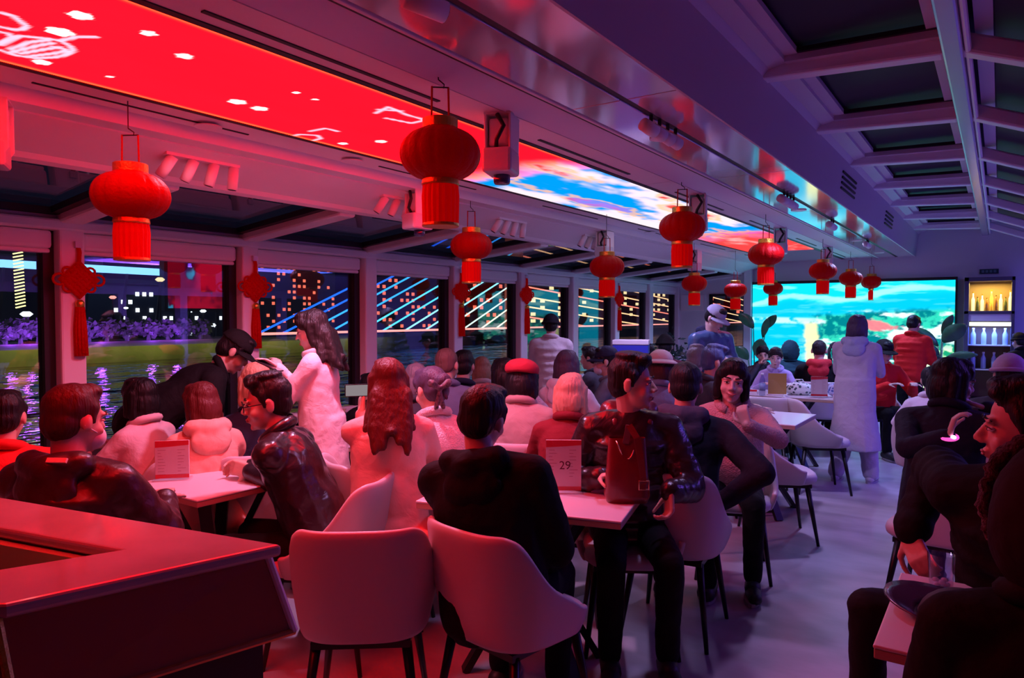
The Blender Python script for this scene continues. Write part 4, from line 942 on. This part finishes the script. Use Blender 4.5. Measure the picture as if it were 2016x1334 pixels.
    for sg, Sx, E, T, hd, nr, curl in lp: b.rc(Shc + rx * sg * .06, Sx, .05, .048).rc(Sx, E, .045, .037).rc(E, T, .036, .025); hand_mb(b, T, hd, nr, curl, -sg, 1.0 if sex == 0 else .92)
    for sg, hp, K, A in lg: b.rc(hp, K, .075, .054).rc(K, A, .050, .034).rc(A - Vector((0, .02, .03)), A + Vector((0, .13, -.05)), .032, .028)
    fuse(b, 'body', skin, root, vox, 3 if res == 'hi' else 2)
    # ---------- top garment
    jm = cloth(jcol[0], jcol[1], jkind); g = bulk * (1.16 if jk == 'puffer' else 1.0); J = MB(); B3 = Matrix((rx, fw, up)).transposed()
    J.ell(P + up * .36, (.172 * wide * g, .125 * g, .19), B3, 16, 10).ell(P + up * .15, (.165 * wide * g, .132 * g, .20), B3, 16, 10).ell(P + up * .015, (.170 * wide, .135, .105), B3)
    for s_ in (-1, 1): J.rc(P + up * .40 + rx * s_ * .07 * wide, P + up * .0 + rx * s_ * .07 * wide, .100 * g, .118 * g)
    J.ell(N - up * .005, (.082, .080, .045), B3); nf = .9 if sex else 1.
    for sg, Sx, E, T, hd, nr, curl in lp:
        J.rc(Shc + rx * sg * .07 + up * .01, Sx, .078 * g, .068 * g * nf).rc(Sx, E, .068 * g * nf, .058 * g * nf).rc(E, T - (T - E).normalized() * .015, .056 * g * nf, .043 * g * nf)
        if jk == 'puffer':
            for q in np.linspace(.15, .9, 4): J.ell(Sx.lerp(E, q), (.069 * g,) * 3, n=10, m=6); J.ell(E.lerp(T, q * .95), (.060 * g - .012 * q,) * 3, n=10, m=6)
    if jk == 'puffer':
        for q in np.linspace(-.02, .40, 6): J.ell(P + up * q, (.178 * wide * g, .140 * g, .055), B3)
    if jk == 'coat':
        if pose == 'stand':
            rows = [(.165 * wide, .132, hz + .14), (.178 * wide, .142, hz + .02), (.20, .158, hz - .18), (.235, .185, hz - coatlen * .7), (.255, .205, hz - coatlen)]; n_ = 20; o_ = len(J.v)
            for a_, c_, z in rows:
                for k_ in range(n_): th = 2 * pi * k_ / n_; w_ = 1 + .05 * sin(5 * th) * (hz - z); J.v.append((a_ * w_ * cos(th), c_ * w_ * sin(th) - .01, z))
            for i in range(len(rows) - 1):
                for k_ in range(n_): J.f.append((o_ + i * n_ + k_, o_ + (i + 1) * n_ + k_, o_ + (i + 1) * n_ + (k_ + 1) % n_, o_ + i * n_ + (k_ + 1) % n_))
            J.f.append(tuple(o_ + k_ for k_ in range(n_))); J.f.append(tuple(o_ + (len(rows) - 1) * n_ + k_ for k_ in range(n_ - 1, -1, -1)))
        else:
            for sg, hp, K, A in lg: J.rc(hp, hp.lerp(K, .75), .125, .115)
            J.rc(P + Vector((-.13, -.13, -.03)), P + Vector((-.15, -.18, -.20)), .06, .05).rc(P + Vector((.13, -.13, -.03)), P + Vector((.15, -.18, -.20)), .06, .05)
    fuse(J, 'coat' if jk == 'coat' else 'jacket', jm, root, max(.010, vox * 1.2), 5, .014 if jkind in ('cloth', 'fleece') else .018, .10)
    # collar and hood
    if hood:
        hm = cloth(*hood) if isinstance(hood, tuple) else jm; q = MB(); c = N - fw * .075 + up * .005
        q.rc(c - rx * .085, c - fw * .03 - up * .02, .050, .062).rc(c + rx * .085, c - fw * .03 - up * .02, .050, .062).rc(c - rx * .085, N + fw * .06 - rx * .075 - up * .025, .045, .026).rc(c + rx * .085, N + fw * .06 + rx * .075 - up * .025, .045, .026).ell(c - up * .085 - fw * .035, (.115, .045, .085), B3)
        fuse(q, 'hood', hm, root, .011, 4, .014, .06)
    else:
        q = MB(); pts = [N + (rx * cos(a) * .078 + fw * (sin(a) * .076 - .004)) + up * (.018 - .018 * sin(a)) for a in np.linspace(-pi * 1.38, pi * .38, 15)]; q.tube(pts, .024, 8); q.obj('collar', jm, root, True)
    # ---------- trousers and shoes
    tm = cloth(tr[0], tr[1]); q = MB(); q.ell(P + Vector((0, 0, -.03)), (.142, .108, .09)); w2 = tr[2] if len(tr) > 2 else 1.
    for sg, hp, K, A in lg: q.rc(hp, K, .088, .066 * w2).rc(K, A + Vector((0, 0, .015)), .064 * w2, .052 * w2)
    fuse(q, 'trousers', tm, root, .016, 4, .012, .07)
    for sg, hp, K, A in lg:
        z0 = A.z - .085 / sc if pose == 'sit' else 0; q = MB().rc((A.x, A.y - .035, z0 + .045), (A.x, A.y + .06, z0 + .050), .042, .044).rc((A.x, A.y + .05, z0 + .040), (A.x + sg * .012, A.y + .155, z0 + .034), .043, .034); q.v = [(x, y, max(z, z0 + .012)) for x, y, z in q.v]
        so = q.obj('shoe', mat('shoe_dark' if tr[1][0] < .2 else 'shoe_pale', (.02, .02, .024) if tr[1][0] < .2 else (.5, .46, .5), .5), root, True)
        MB().prism([(A.x + (.046 * cos(a) + .006 * sin(a)) , A.y + .06 + .135 * sin(a)) for a in np.linspace(0, 2 * pi, 16, endpoint=False)], 'z', z0, z0 + .018).obj('sole', mat('sole', (.35, .32, .34), .7), so)
    # ---------- hair
    st, hc = hair; hm = HAIR[hc]; q = MB(); hv = .0075 if res == 'hi' else .010
    if st != 'bald':
        if st == 'buzz': q.ell((0, -.020, .038), (.0775, .090, .0845), n=20, m=12).ell((0, -.045, .0), (.070, .058, .062))
        else:
            q.ell((0, -.022, .048), (.083, .094, .084), n=20, m=12).ell((0, -.05, -.005), (.076, .062, .070)).ell((0, .035, .105), (.060, .045, .028))
            for s_ in (-1, 1): q.rc((s_ * .070, .02, .05), (s_ * .076, .014, -.005), .016, .009)
        if st == 'quiff': q.ell((.01, .055, .115), (.058, .034, .026)).ell((-.03, .062, .098), (.03, .025, .02)).ell((0, -.01, .125), (.065, .075, .024))
        if st in ('fringe', 'bob', 'long', 'bun'): q.ell((0, .066, .075), (.056, .022, .032)).ell((-.045, .048, .055), (.03, .03, .04)).ell((.045, .048, .055), (.03, .03, .04))
        if st in ('bob', 'long'):
            for s_ in (-1, 1): q.rc((s_ * .070, .015, .04), (s_ * .078, .018, -.085), .026, .022).rc((s_ * .066, -.03, .03), (s_ * .074, -.03, -.10), .034, .030)
            q.ell((0, -.060, -.03), (.084, .058, .095))
        xq = MB(); xf(xq, q, Hm)
        if st == 'long':
            bk = Hm @ Vector((0, -.085, -.05)); md_ = N - fw * .125 - up * .05; tail = P + up * (.52 - hairlen + .04) - fw * .165
            for o_ in (-.06, -.03, 0, .03, .06): xq.rc(bk + rx * o_, md_ + rx * o_ * 1.15, .042, .036); xq.rc(md_ + rx * o_ * 1.15, tail + rx * o_ * 1.2 + up * .05 * sin(o_ * 60 + hairlen * 9), .036, .018)
            for s_ in (-1, 1): xq.rc(Hm @ Vector((s_ * .075, -.02, -.08)), N + rx * s_ * .105 - up * min(.10, hairlen * .4) - fw * .06, .032, .022)
        if st == 'bun': xq.ell(Hm @ Vector((.0, -.125, .03)), (.045, .04, .045)); xq.rc(Hm @ Vector((0, -.11, .01)), Hm @ Vector((0, -.13, -.06)), .026, .014)
        fuse(xq, 'hair', hm, root, hv, 3, .008, .03)
    # ---------- face
    if eyes and res in ('hi', 'mid'):
        for s_ in (-1, 1):
            e = MB(); e.ell((s_ * .030, .079, .004), (.0135, .010, .0034 if mouth == 'smile' else .0058 if res == 'hi' else .005), n=12, m=8); ee = MB(); xf(ee, e, Hm); eo = ee.obj('eye', EYEW, root, True)
            e = MB(); e.ell((s_ * .030, .0855, .004), (.0058, .0042, .0052), n=10, m=6); ee = MB(); xf(ee, e, Hm); ee.obj('iris', EYED, eo, True)
            e = MB(); e.rc((s_ * .014, .094, .0315), (s_ * .030, .092, .0345), .0032, .0034, 6); e.rc((s_ * .030, .092, .0345), (s_ * .049, .079, .0265), .0034, .002, 6); ee = MB(); xf(ee, e, Hm); ee.obj('eyebrow', hm, root, True)
            e = MB(); e.rc((s_ * .016, .0885, .0095), (s_ * .030, .0905, .0115), .0016, .0022, 6); e.rc((s_ * .030, .0905, .0115), (s_ * .045, .080, .006), .0022, .0014, 6); ee = MB(); xf(ee, e, Hm); ee.obj('eyelid', EYED, root, True)
        if mouth == 'smile': e = MB(); e.tube([(x, .0990 - 9 * x * x, -.0605 + 13 * x * x) for x in np.linspace(-.027, .027, 11)], .0042, 8); e.ell((0, .0975, -.0655), (.017, .005, .004), n=12, m=6); ee = MB(); xf(ee, e, Hm); ee.obj('lips', LIPM, root, True)
        elif mouth: e = MB(); e.ell((0, .0975, -.0575), (.019, .0052, .0036), n=12, m=6).ell((0, .0960, -.0655), (.016, .0055, .0038), n=12, m=6); ee = MB(); xf(ee, e, Hm); ee.obj('lips', LIPM, root, True)
    if glasses:
        e = MB()
        for s_ in (-1, 1): e.tube([(s_ * .033 + .0255 * cos(a), .107 - abs(.0255 * cos(a) * .15), .002 + .021 * sin(a)) for a in np.linspace(0, 2 * pi, 21)], .0023, 6); e.tube([(s_ * .058, .102, .006), (s_ * .080, .03, .010), (s_ * .083, -.01, .004)], .0023, 6)
        e.tube([(-.008, .108, .004), (0, .111, .007), (.008, .108, .004)], .0022, 6); ee = MB(); xf(ee, e, Hm); go = ee.obj('glasses', BLACKM, root, True)
    if mask:
        e = MB(); e.ell((0, .062, -.058), (.060, .050, .048), n=16, m=10); ee = MB(); xf(ee, e, Hm); fuse(ee, 'face_mask', mat('mask_white', (.7, .68, .72), .7), root, .008, 3)
        e = MB()
        for s_ in (-1, 1): e.tube([(s_ * .055, .05, -.04), (s_ * .082, -.02, -.012)], .002, 5)
        ee = MB(); xf(ee, e, Hm); ee.obj('mask_loop', mat('mask_white'), root, True)
    # ---------- headwear
    if hat:
        kind, hcn, hcc = hat; cm_ = cloth(hcn, hcc); q = MB(); n_ = 24
        def dome(a_, c_, h_, z0, yo=-.018, bulge=1.):
            m_ = 9; o_ = len(q.v)
            for i in range(m_):
                t_ = i / (m_ - 1) * pi / 2 * .985; k2 = cos(t_) * (1 + (bulge - 1) * sin(t_ * 2))
                for k_ in range(n_): th = 2 * pi * k_ / n_; q.v.append((a_ * k2 * cos(th), c_ * k2 * sin(th) + yo, z0 + h_ * sin(t_)))
            for i in range(m_ - 1):
                for k_ in range(n_): q.f.append((o_ + i * n_ + k_, o_ + i * n_ + (k_ + 1) % n_, o_ + (i + 1) * n_ + (k_ + 1) % n_, o_ + (i + 1) * n_ + k_))
            q.f.append(tuple(o_ + (m_ - 1) * n_ + k_ for k_ in range(n_))); q.f.append(tuple(o_ + k_ for k_ in range(n_ - 1, -1, -1)))
        if kind == 'cap': dome(.090, .106, .095, .045)
        elif kind == 'beanie': dome(.094, .108, .125, .018, bulge=1.06)
        elif kind == 'beret': dome(.098, .112, .095, .035, -.03, 1.22)
        elif kind == 'bucket': dome(.092, .104, .095, .040, bulge=1.08)
        elif kind == 'hoodup': dome(.108, .120, .15, -.0, -.03); q.ell((0, -.035, -.02), (.112, .115, .135), n=20, m=12)
        xq = MB(); xf(xq, q, Hm); ho = fuse(xq, dict(cap='cap', beanie='beanie', beret='beret', bucket='bucket_hat', hoodup='raised_hood')[kind], cm_, root, .009, 3, .006, .05)
        if kind == 'cap':
            e = MB(); vs = []
            for i in range(5):
                for k_ in range(13): a = -pi * .42 + pi * .84 * k_ / 12; r_ = .085 + .075 * i / 4 * cos(a * .9); vs.append((r_ * sin(a) * .95, r_ * cos(a) * 1.08 - .012, .052 - .018 * (i / 4) - .02 * sin(a) ** 2))
            e.add(vs, [(i * 13 + k_, i * 13 + k_ + 1, (i + 1) * 13 + k_ + 1, (i + 1) * 13 + k_) for i in range(4) for k_ in range(12)]); ee = MB(); xf(ee, e, Hm); bo = ee.obj('cap_brim', cm_, root, True); md = bo.modifiers.new('t', 'SOLIDIFY'); md.thickness = .006
        if kind == 'bucket':
            e = MB(); vs = [((.094 + .05 * i) * cos(t_), (.106 + .05 * i) * sin(t_) - .018, .046 - .028 * i) for i in range(2) for t_ in np.linspace(0, 2 * pi, 24, endpoint=False)]
            e.add(vs, [(k_, (k_ + 1) % 24, 24 + (k_ + 1) % 24, 24 + k_) for k_ in range(24)]); ee = MB(); xf(ee, e, Hm); bo = ee.obj('hat_brim', cm_, root, True); md = bo.modifiers.new('t', 'SOLIDIFY'); md.thickness = .008
        if kind == 'beanie': e = MB(); e.tube([(.0955 * cos(t_), .1095 * sin(t_) - .018, .03) for t_ in np.linspace(0, 2 * pi, 25)], .014, 8); ee = MB(); xf(ee, e, Hm); ee.obj('beanie_cuff', cm_, root, True)
        if kind == 'hoodup':
            e = MB(); e.tube([(.098 * sin(t_), .075 - .02 * cos(t_), .02 + .125 * cos(t_)) for t_ in np.linspace(-2.6, 2.6, 25)], .024, 8); ee = MB(); xf(ee, e, Hm); fuse(ee, 'fur_trim', cloth(hcn + '_fur', tuple(min(1, c_ * 1.5) for c_ in hcc), 'fleece'), root, .010, 1, .03, .02)
    if scarf: q = MB(); q.tube([N + (rx * cos(a) * .088 + fw * sin(a) * .085) + up * (.03 + .008 * sin(3 * a)) for a in np.linspace(0, 2 * pi, 21)], .036, 8); fuse(q, 'scarf', cloth(*scarf), root, .011, 3, .015, .05)
    # ---------- chair
    if pose == 'sit' and seat is not False:
        w_ = root.matrix_basis @ Vector((0, -.0, 0)); ca = seat if seat is not None else face
        cx, cy = (RL.x + sin(R(ca)) * .02, RL.y - cos(R(ca)) * .02) if chairxy is None else chairxy
        chair(cx, cy, ca, chair_label or ' '.join(('tub chair under the ' + label.replace('person', 'sitter')).split()[:16]).rstrip(','))
    root['_w'] = [list(RL + Rz @ (q_[3] * sc)) for q_ in lp]
    return root, toloc
# ------------------------------------------------------------------ colours
BLK = ('black', (.006, .006, .007)); NAVY = ('navy', (.018, .022, .05)); PINK = ('pink', (.70, .50, .52)); CREAM = ('cream', (.68, .62, .62)); RED = ('red', (.70, .02, .02)); DRED = ('darkred', (.20, .02, .03)); GREY = ('grey', (.14, .14, .18)); BEIGE = ('beige', (.48, .36, .34)); LILAC = ('lilac', (.46, .43, .50)); DEN = ('denim', (.03, .05, .14)); DGREY = ('dgrey', (.045, .045, .06)); MAUVE_ = ('mauve', (.42, .32, .40)); SLATE = ('slate', (.13, .16, .26))
# ------------------------------------------------------------------ who sits and stands where
# nearest, on the left
person('person in black hooded jacket with short black hair, back turned, seated nearest the aisle', 964, 758, 2.6, 14, lean=6, side=-8, hyaw=-8, hpitch=6, hroll=9, wide=1.08, jk='jacket', jcol=BLK, jkind='cloth', hood=True, arms=('lap', (-1.85, 2.46, .80)), seat=-10, chairxy=(-1.44, 2.10), chair_label='pale tub chair holding the man in black, right of the empty chair', bulk=1.14)
person('person in bright red coat cut off by the left picture edge', 10, 768, 2.95, 55, jk='puffer', jcol=RED, jkind='cloth', res='mid', hair=('short', 'black'))
r2, _ = person('person in dark crinkled jacket with white hood label, back turned behind the counter', 156, 757, 2.5, 30, lean=6, hyaw=-20, jk='puffer', jcol=('crinkle', (.035, .008, .012)), jkind='puff', hood=('crinkle', (.035, .008, .012), 'puff'), hair=('short', 'brown'), mask=True)
lb = at(112, 906, 2.315); _o = MB().box(-.034, .034, -.004, .004, -.008, .008).obj('hood_label', mat('label_white', (.8, .7, .6), .5), r2); _o.location = _(lb); _o.rotation_euler = (R(-35), 0, 0)
person('person with black bob hair and pale pink top at the window', 272, 744, 3.8, 105, sex=1, hair=('bob', 'black'), jcol=PINK, skin=SKIN2, hpitch=4, wide=.95)
person('person in salmon hooded coat with long dark red hair, back to the room', 388, 754, 3.72, 75, sex=1, lean=16, hair=('bob', 'red'), jk='coat', jcol=('salmon', (.70, .36, .28)), hood=True, hyaw=20, hpitch=16, seat=-105, chairxy=(-3.74, 2.28))
person('person in dark leather jacket with glasses, leaning on clasped hands', 518, 740, 3.2, 120, lean=24, hyaw=26, hpitch=8, jk='jacket', jcol=('blackleather', (.022, .014, .018)), jkind='leather', hair=('quiff', 'black'), res='hi', glasses=True, arms=(dict(p=onz(492, 918, .80), curl=.62, d=(-.9, -.15, .0), n=(.1, -.8, -.45), pole=(.5, .8, -.5)), dict(p=onz(492, 926, .79), curl=.6, d=(-.85, -.3, .1), n=(-.2, .8, -.3), pole=(.8, .40, -.55))), seat=118, bulk=1.08)
person('person in black cap and black coat bending forward by the window', 488, 662, 4.3, -25, 'stand', lean=58, hyaw=-10, hpitch=40, jcol=BLK, hat=('cap', 'capblack', (.012, .012, .012)), arms=('chest', 'chest'), bulk=1.1)
person('person in long pale belted coat standing with long dark hair, looking at a phone', 602, 612, 4.0, 122, 'stand', sex=1, lean=3, hyaw=14, hpitch=18, hair=('long', 'dark'), hairlen=.10, jk='coat', jcol=CREAM, coatlen=.62, tr=CREAM, arms=(at(545, 722, 3.85), at(552, 728, 3.98)), skin=SKIN2)
person('person with light orange hair half hidden behind the man with glasses', 502, 722, 4.0, 62, sex=1, hair=('bob', 'orange'), jcol=NAVY, hpitch=14)
person('person with very long dark red hair and orange-pink coat, back turned', 762, 706, 3.4, 48, sex=1, lean=6, hair=('long', 'red'), hairlen=.15, jk='coat', jcol=('coral', (.72, .40, .36)), arms=('table', dict(p=at(712, 812, 3.42), pole=(0, 0, -1), d=(-.3, .3, .9), n=(.3, .9, 0))), hyaw=6, seat=-28, chairxy=(-2.62, 2.60), chair_label='pale tub chair at the left end of the table with menu 29', wide=1.05)
rb, tlb = person('person in fluffy pale pink jacket with hair tied in a bow', 842, 726, 3.85, 62, sex=1, lean=14, hyaw=14, hair=('bun', 'violet'), jcol=('fluffpink', (.74, .55, .58)), jkind='fleece', wide=1.05, hpitch=14)
c_ = tlb(at(866, 764, 3.70)); q = MB()
for s_ in (-1, 1): q.rc(c_, c_ + Vector((s_ * .045, 0, .028)), .010, .024); q.rc(c_, c_ + Vector((s_ * .020, .005, -.10)), .008, .014)
q.ell(c_, (.014, .014, .014)); fuse(q, 'hair_bow', mat('bow_print', (.10, .08, .10), .5, var=.9, vscale=60), rb, .007, 2, .008, .03)
person('person with grey-violet hair behind the girl with the bow', 818, 716, 4.6, 50, sex=1, hair=('bob', 'grey'), jcol=DGREY)
person('person with black hair low behind the long-haired girl, at the window', 725, 735, 5.1, 70, sex=1, hair=('short', 'black'), jcol=BLK, res='lo')
person('person in grey-blue jacket with close-cropped hair, back turned', 882, 684, 4.95, 30, jcol=SLATE, hair=('buzz', 'buzz'), hyaw=-14, wide=1.05)
person('person in navy jacket with black hair beside the cropped-haired man', 914, 690, 5.5, 25, jcol=NAVY, res='lo')
person('person with tan bob hair sitting by the reflected screen', 948, 702, 6.3, 40, sex=1, hair=('bob', 'tan'), jcol=BEIGE, res='lo')
person('person in pale knitted cardigan with dark hair, leaning left', 990, 708, 5.0, 48, sex=1, lean=16, side=-14, hair=('bob', 'black'), jcol=('knit', (.48, .44, .50)), jkind='fleece', hyaw=20)
person('person in red beret and mauve-beige jacket, back turned', 1032, 709, 4.35, 16, sex=1, hat=('beret', 'beretred', (.50, .04, .07)), hair=('bob', 'black'), jcol=BEIGE, wide=1.08, hpitch=12)
person('person with pale blond bob and dark red jacket', 1125, 735, 3.8, 18, sex=1, hair=('bob', 'blond'), jcol=DRED, wide=1.05, hpitch=4)
person('person in cream padded jacket and dark beanie standing by the windows', 1085, 620, 7.2, 28, 'stand', jk='puffer', jcol=CREAM, hat=('beanie', 'bean', (.015, .014, .02)), tr=BLK, arms=('chest', 'chest'), lean=6, hair=('short', 'black'))
person('person in white hooded top with violet-grey hair', 1118, 696, 5.5, 12, sex=1, hair=('bob', 'violet'), jcol=('white', (.72, .70, .76)), hood=True)
person('person with dark hair and rosy face in the middle distance', 1158, 682, 7.0, 100, hair=('short', 'black'), jcol=DGREY, res='lo')
person('person in grey jacket, mask and dark cap turned to the left', 1188, 690, 6.1, 105, lean=10, hat=('cap', 'capnavy', (.02, .025, .06)), mask=True, jcol=GREY, hyaw=10)
# at the table with the tote bag, and behind it
person('person in glossy black puffer jacket looking right, beside the tote bag', 1246, 700, 3.22, -148, lean=6, hyaw=74, hpitch=2, jk='puffer', jcol=('gloss', (.022, .008, .012)), jkind='leather', hood=('gloss2', (.13, .025, .04), 'leather'), hair=('quiff', 'black'), res='hi', bulk=.95, arms=(dict(p=at(1190, 935, 3.1), curl=.3), dict(p=at(1318, 965, 2.98), curl=.7, d=(.1, -.2, -1), n=(-.6, -.6, 0))), seat=-150, chair_label='pale tub chair under the man in glossy black puffer')
person('person in navy jacket with black hair, broad back turned, elbow out', 1350, 714, 3.62, 14, lean=14, side=2, hyaw=4, jcol=('ink', (.012, .013, .026)), hood=('inkh', (.06, .055, .09), 'cloth'), arms=('hip', 'table'), wide=1.12, bulk=1.08, seat=6, chair_label='mauve lit tub chair behind the man in glossy black puffer')
person('person smiling with chin on hand, black bob and dusky pink coat', 1447, 707, 4.0, 196, lean=18, mouth='smile', sex=1, hyaw=2, hpitch=6, hroll=-6, hair=('bob', 'black'), jcol=('dusky', (.62, .38, .40)), jkind='fleece', res='hi', skin=SKIN2, arms=(dict(p=at(1398, 868, 3.8)), dict(p=at(1470, 836, 3.66), curl=.8, d=(-.35, .1, .9), n=(0, .9, .2), pole=(.9, -.2, -.6))), seat=200)
person('person in grey cap and blue padded jacket standing and bending, hoodie strings showing', 1420, 606, 6.6, -125, 'stand', lean=18, hyaw=18, hpitch=34, jk='puffer', jcol=('bluepuff', (.05, .10, .22)), jkind='puff', hood=('capnavy', (.02, .025, .06), 'cloth'), hat=('cap', 'capgrey', (.36, .36, .48)), arms=('chest', 'chest'), skin=SKIN2)
person('person in beige bucket hat and grey scarf', 1302, 690, 5.3, 12, sex=1, hat=('bucket', 'buck', (.46, .36, .36)), hair=('bob', 'brown'), jcol=SLATE)
person('person with curly grey hair right of the bucket hat', 1372, 686, 6.2, 8, hair=('quiff', 'grey'), jcol=DRED, res='lo')
person('person with blue-tinted curly hair turned right', 1412, 682, 5.5, -50, hair=('quiff', 'bluegrey'), jcol=DGREY)
person('person in maroon jacket and black cap by the end wall', 1310, 660, 7.8, 20, jcol=('maroon', (.10, .02, .04)), hat=('beanie', 'bean2', (.012, .012, .012)), res='lo')
person('person with dark hair low by the blue box', 1276, 676, 8.2, 30, jcol=BLK, res='lo')
person('person facing the camera, a child with black fringe', 1527, 684, 7.7, 194, sex=1, hair=('fringe', 'dark'), jcol=('violetkid', (.42, .34, .60)), skin=SKIN2, wide=.9, hyaw=0)
person('person with black fringe left of the child', 1502, 680, 8.4, 200, sex=1, hair=('fringe', 'black'), jcol=DGREY, arms=('face', 'table'))
person('person in dark teal raised hood before the lake picture', 1556, 674, 8.7, 15, hat=('hoodup', 'teal', (.015, .06, .08)), jcol=('teal', (.015, .06, .08)), jk='puffer', bulk=1.1)
person('person with cropped hair, black jacket and red hood, back turned', 1613, 670, 8.0, 10, hair=('buzz', 'dark'), jcol=BLK, hood=('redhood', (.55, .03, .04), 'cloth'))
person('person in dark blue with black hood and red face, beside the red hood', 1650, 678, 8.5, 60, jcol=('dkblue', (.02, .03, .10)), hat=('hoodup', 'blackhood', (.012, .012, .014)), res='lo')
# aisle and right side
person('person in long lilac coat and pale trousers walking down the aisle', 1690, 620, 6.55, -6, 'stand', sex=1, lean=4, hyaw=-8, hpitch=6, hair=('bob', 'violet'), jk='coat', jcol=LILAC, coatlen=.58, hood=('hoodblue', (.36, .40, .55), 'cloth'), tr=('lilac', (.46, .43, .50), 1.55), arms=('chest', 'chest'), wide=1.15, footdx=.05)
person('person in bright red jacket standing before the wall screen', 1802, 622, 8.6, -18, 'stand', jk='puffer', jcol=RED, hair=('short', 'black'), arms=('chest', 'chest'), hpitch=20, lean=8)
person('person in black cap and red top behind the lilac coat', 1746, 674, 7.7, -140, hat=('cap', 'capblack', (.012, .012, .012)), jcol=RED, hpitch=20, seat=-140)
person('person with dark bun seated low between the coat and the phone', 1834, 722, 5.4, 4, sex=1, hair=('bun', 'black'), jcol=('white', (.72, .70, .76)), res='lo')
rp, tlp = person('person in dark navy with long black hair, hand raised with pink wristband', 1884, 706, 3.7, -12, sex=0, lean=14, hyaw=-46, hpitch=10, hair=('bob', 'black'), jcol=('ink', (.012, .013, .026)), res='hi', arms=('face', dict(p=at(1868, 858, 3.36), curl=.55, d=(.25, .05, 1), n=(.9, .1, .1), pole=(-.4, -.6, -.7))), tr=DEN, wide=1.1, seat=80)
person('person in mauve beanie at the right picture edge', 1988, 700, 4.5, 0, hat=('beanie', 'mauvebean', (.40, .26, .36)), jcol=DGREY, hair=('short', 'black'))
person('person in black leaning by the drinks cabinet', 1950, 654, 9.3, 150, 'stand', lean=30, hpitch=20, jcol=BLK, hair=('short', 'black'), res='lo', crouch=.06)
person('person in black coat with white badge right of the cabinet', 2004, 656, 8.5, 40, 'stand', lean=20, jcol=BLK, hat=('beanie', 'bean2', (.012, .012, .012)), res='lo')
person('person in profile at the right edge with short black hair, black jacket, hand on table', 2020, 752, 1.92, 168, lean=20, hyaw=-74, hpitch=2, hair=('quiff', 'black'), jk='puffer', jcol=BLK, jkind='cloth', res='hi', arms=(dict(p=at(1790, 1052, 2.30), curl=.6, d=(.35, -.5, -.6), n=(.5, .5, -.5), pole=(-.30, .9, -.1)), 'table'), seat=168, chairxy=(.24, 3.0), knees=((at(1712, 1196, 2.30), at(1705, 1400, 2.35)), ((.22, 2.5, .5), (.25, 2.55, .09))), skin=SKIN)
person('person in black fur-trimmed hood filling the bottom right corner', 2085, 890, 1.30, 4, lean=4, hat=('hoodup', 'furhood', (.014, .010, .012)), jk='jacket', jcol=BLK, tr=DEN, arms=('lap', 'lap'), bulk=1.0, wide=.9, eyes=False)
# ------------------------------------------------------------------ empty chairs
chair(-1.90, 1.83, 38, 'empty pale tub chair, back to camera, in the foreground')
p = onz(1532, 1055, 0); chair(p.x - .02, p.y, -62, 'empty tub chair left of the empty aisle table')
p = onz(1560, 985, 0); chair(-1.72, 6.62, 4, 'empty tub chair, back to camera, beyond the empty aisle table')
chair(-1.30, 6.62, -62, 'empty tub chair turned to the aisle behind the empty table')
# ------------------------------------------------------------------ things in hands
t = empty('mobile_phone', at(531, 720, 3.80), R(120), label='dark phone held by the woman in the pale coat', category='phone'); bevel(MB().box(-.035, .035, -.07, .07, -.004, .004).obj('phone_case', BLACKM, t), .003); MB().box(-.032, .032, -.066, .066, .004, .0046).obj('phone_screen', mat('phone_glass', (.02, .02, .03), .08, coat=1), t); t.rotation_euler = (R(25), 0, R(120))
t = empty('mobile_phone', at(704, 768, 3.42), R(50), label='bright phone held up by the long-haired girl', category='phone'); bevel(MB().box(-.06, .06, -.004, .004, -.03, .03).obj('phone_case', BLACKM, t), .003); MB().box(-.056, .056, -.0046, -.004, -.026, .026).obj('phone_screen', emat('phone_light', (.9, .75, .8), .14), t)
wr_ = Vector(rp['_w'][1]); t = empty('wristband', wr_ + Vector((0, 0, .0)), label='glowing pink wristband on the raised hand', category='wristband'); MB().tube([(.034 * cos(a), .032 * sin(a), -.004 + .008 * sin(a)) for a in np.linspace(0, 2 * pi, 21)], .009, 8).obj('band', mat('band_pink', (.8, .15, .5), .4, emit=(1, .1, .55), estr=.5), t, True); MB().ell((.02, -.03, 0), (.012, .008, .010), n=10, m=6).obj('light_bead', emat('bead_pink', (1, .35, .85), 3), t, True)
# cap lying on the table at bottom right
t = empty('dark_visor_cap', onz(1900, 1228, .745), R(60), label='dark cap with curved brim lying on the bottom right table', category='cap')
vs = [(.10 * k2 * cos(a), .11 * k2 * sin(a), .085 * sin(t_)) for t_ in np.linspace(0, pi / 2 * .97, 8) for k2 in (cos(t_),) for a in np.linspace(0, 2 * pi, 24, endpoint=False)]
MB().add(vs, [(i * 24 + k_, i * 24 + (k_ + 1) % 24, (i + 1) * 24 + (k_ + 1) % 24, (i + 1) * 24 + k_) for i in range(7) for k_ in range(24)]).obj('crown', mat('cap_cloth', (.02, .018, .03), .6), t, True)
vs = [((.09 + .085 * i / 4 * cos(a)) * sin(a), (.09 + .085 * i / 4 * cos(a)) * cos(a) * 1.15, .018 - .02 * sin(a) ** 2 + .006 * i) for i in range(5) for a in np.linspace(-1.3, 1.3, 15)]
o = MB().add(vs, [(i * 15 + k_, i * 15 + k_ + 1, (i + 1) * 15 + k_ + 1, (i + 1) * 15 + k_) for i in range(4) for k_ in range(14)]).obj('brim', mat('brim_violet', (.05, .035, .09), .25, coat=.5), t, True); o.modifiers.new('t', 'SOLIDIFY').thickness = .005
for o_ in COL.objects:
    if '_w' in o_: del o_['_w']
finish_fuse()
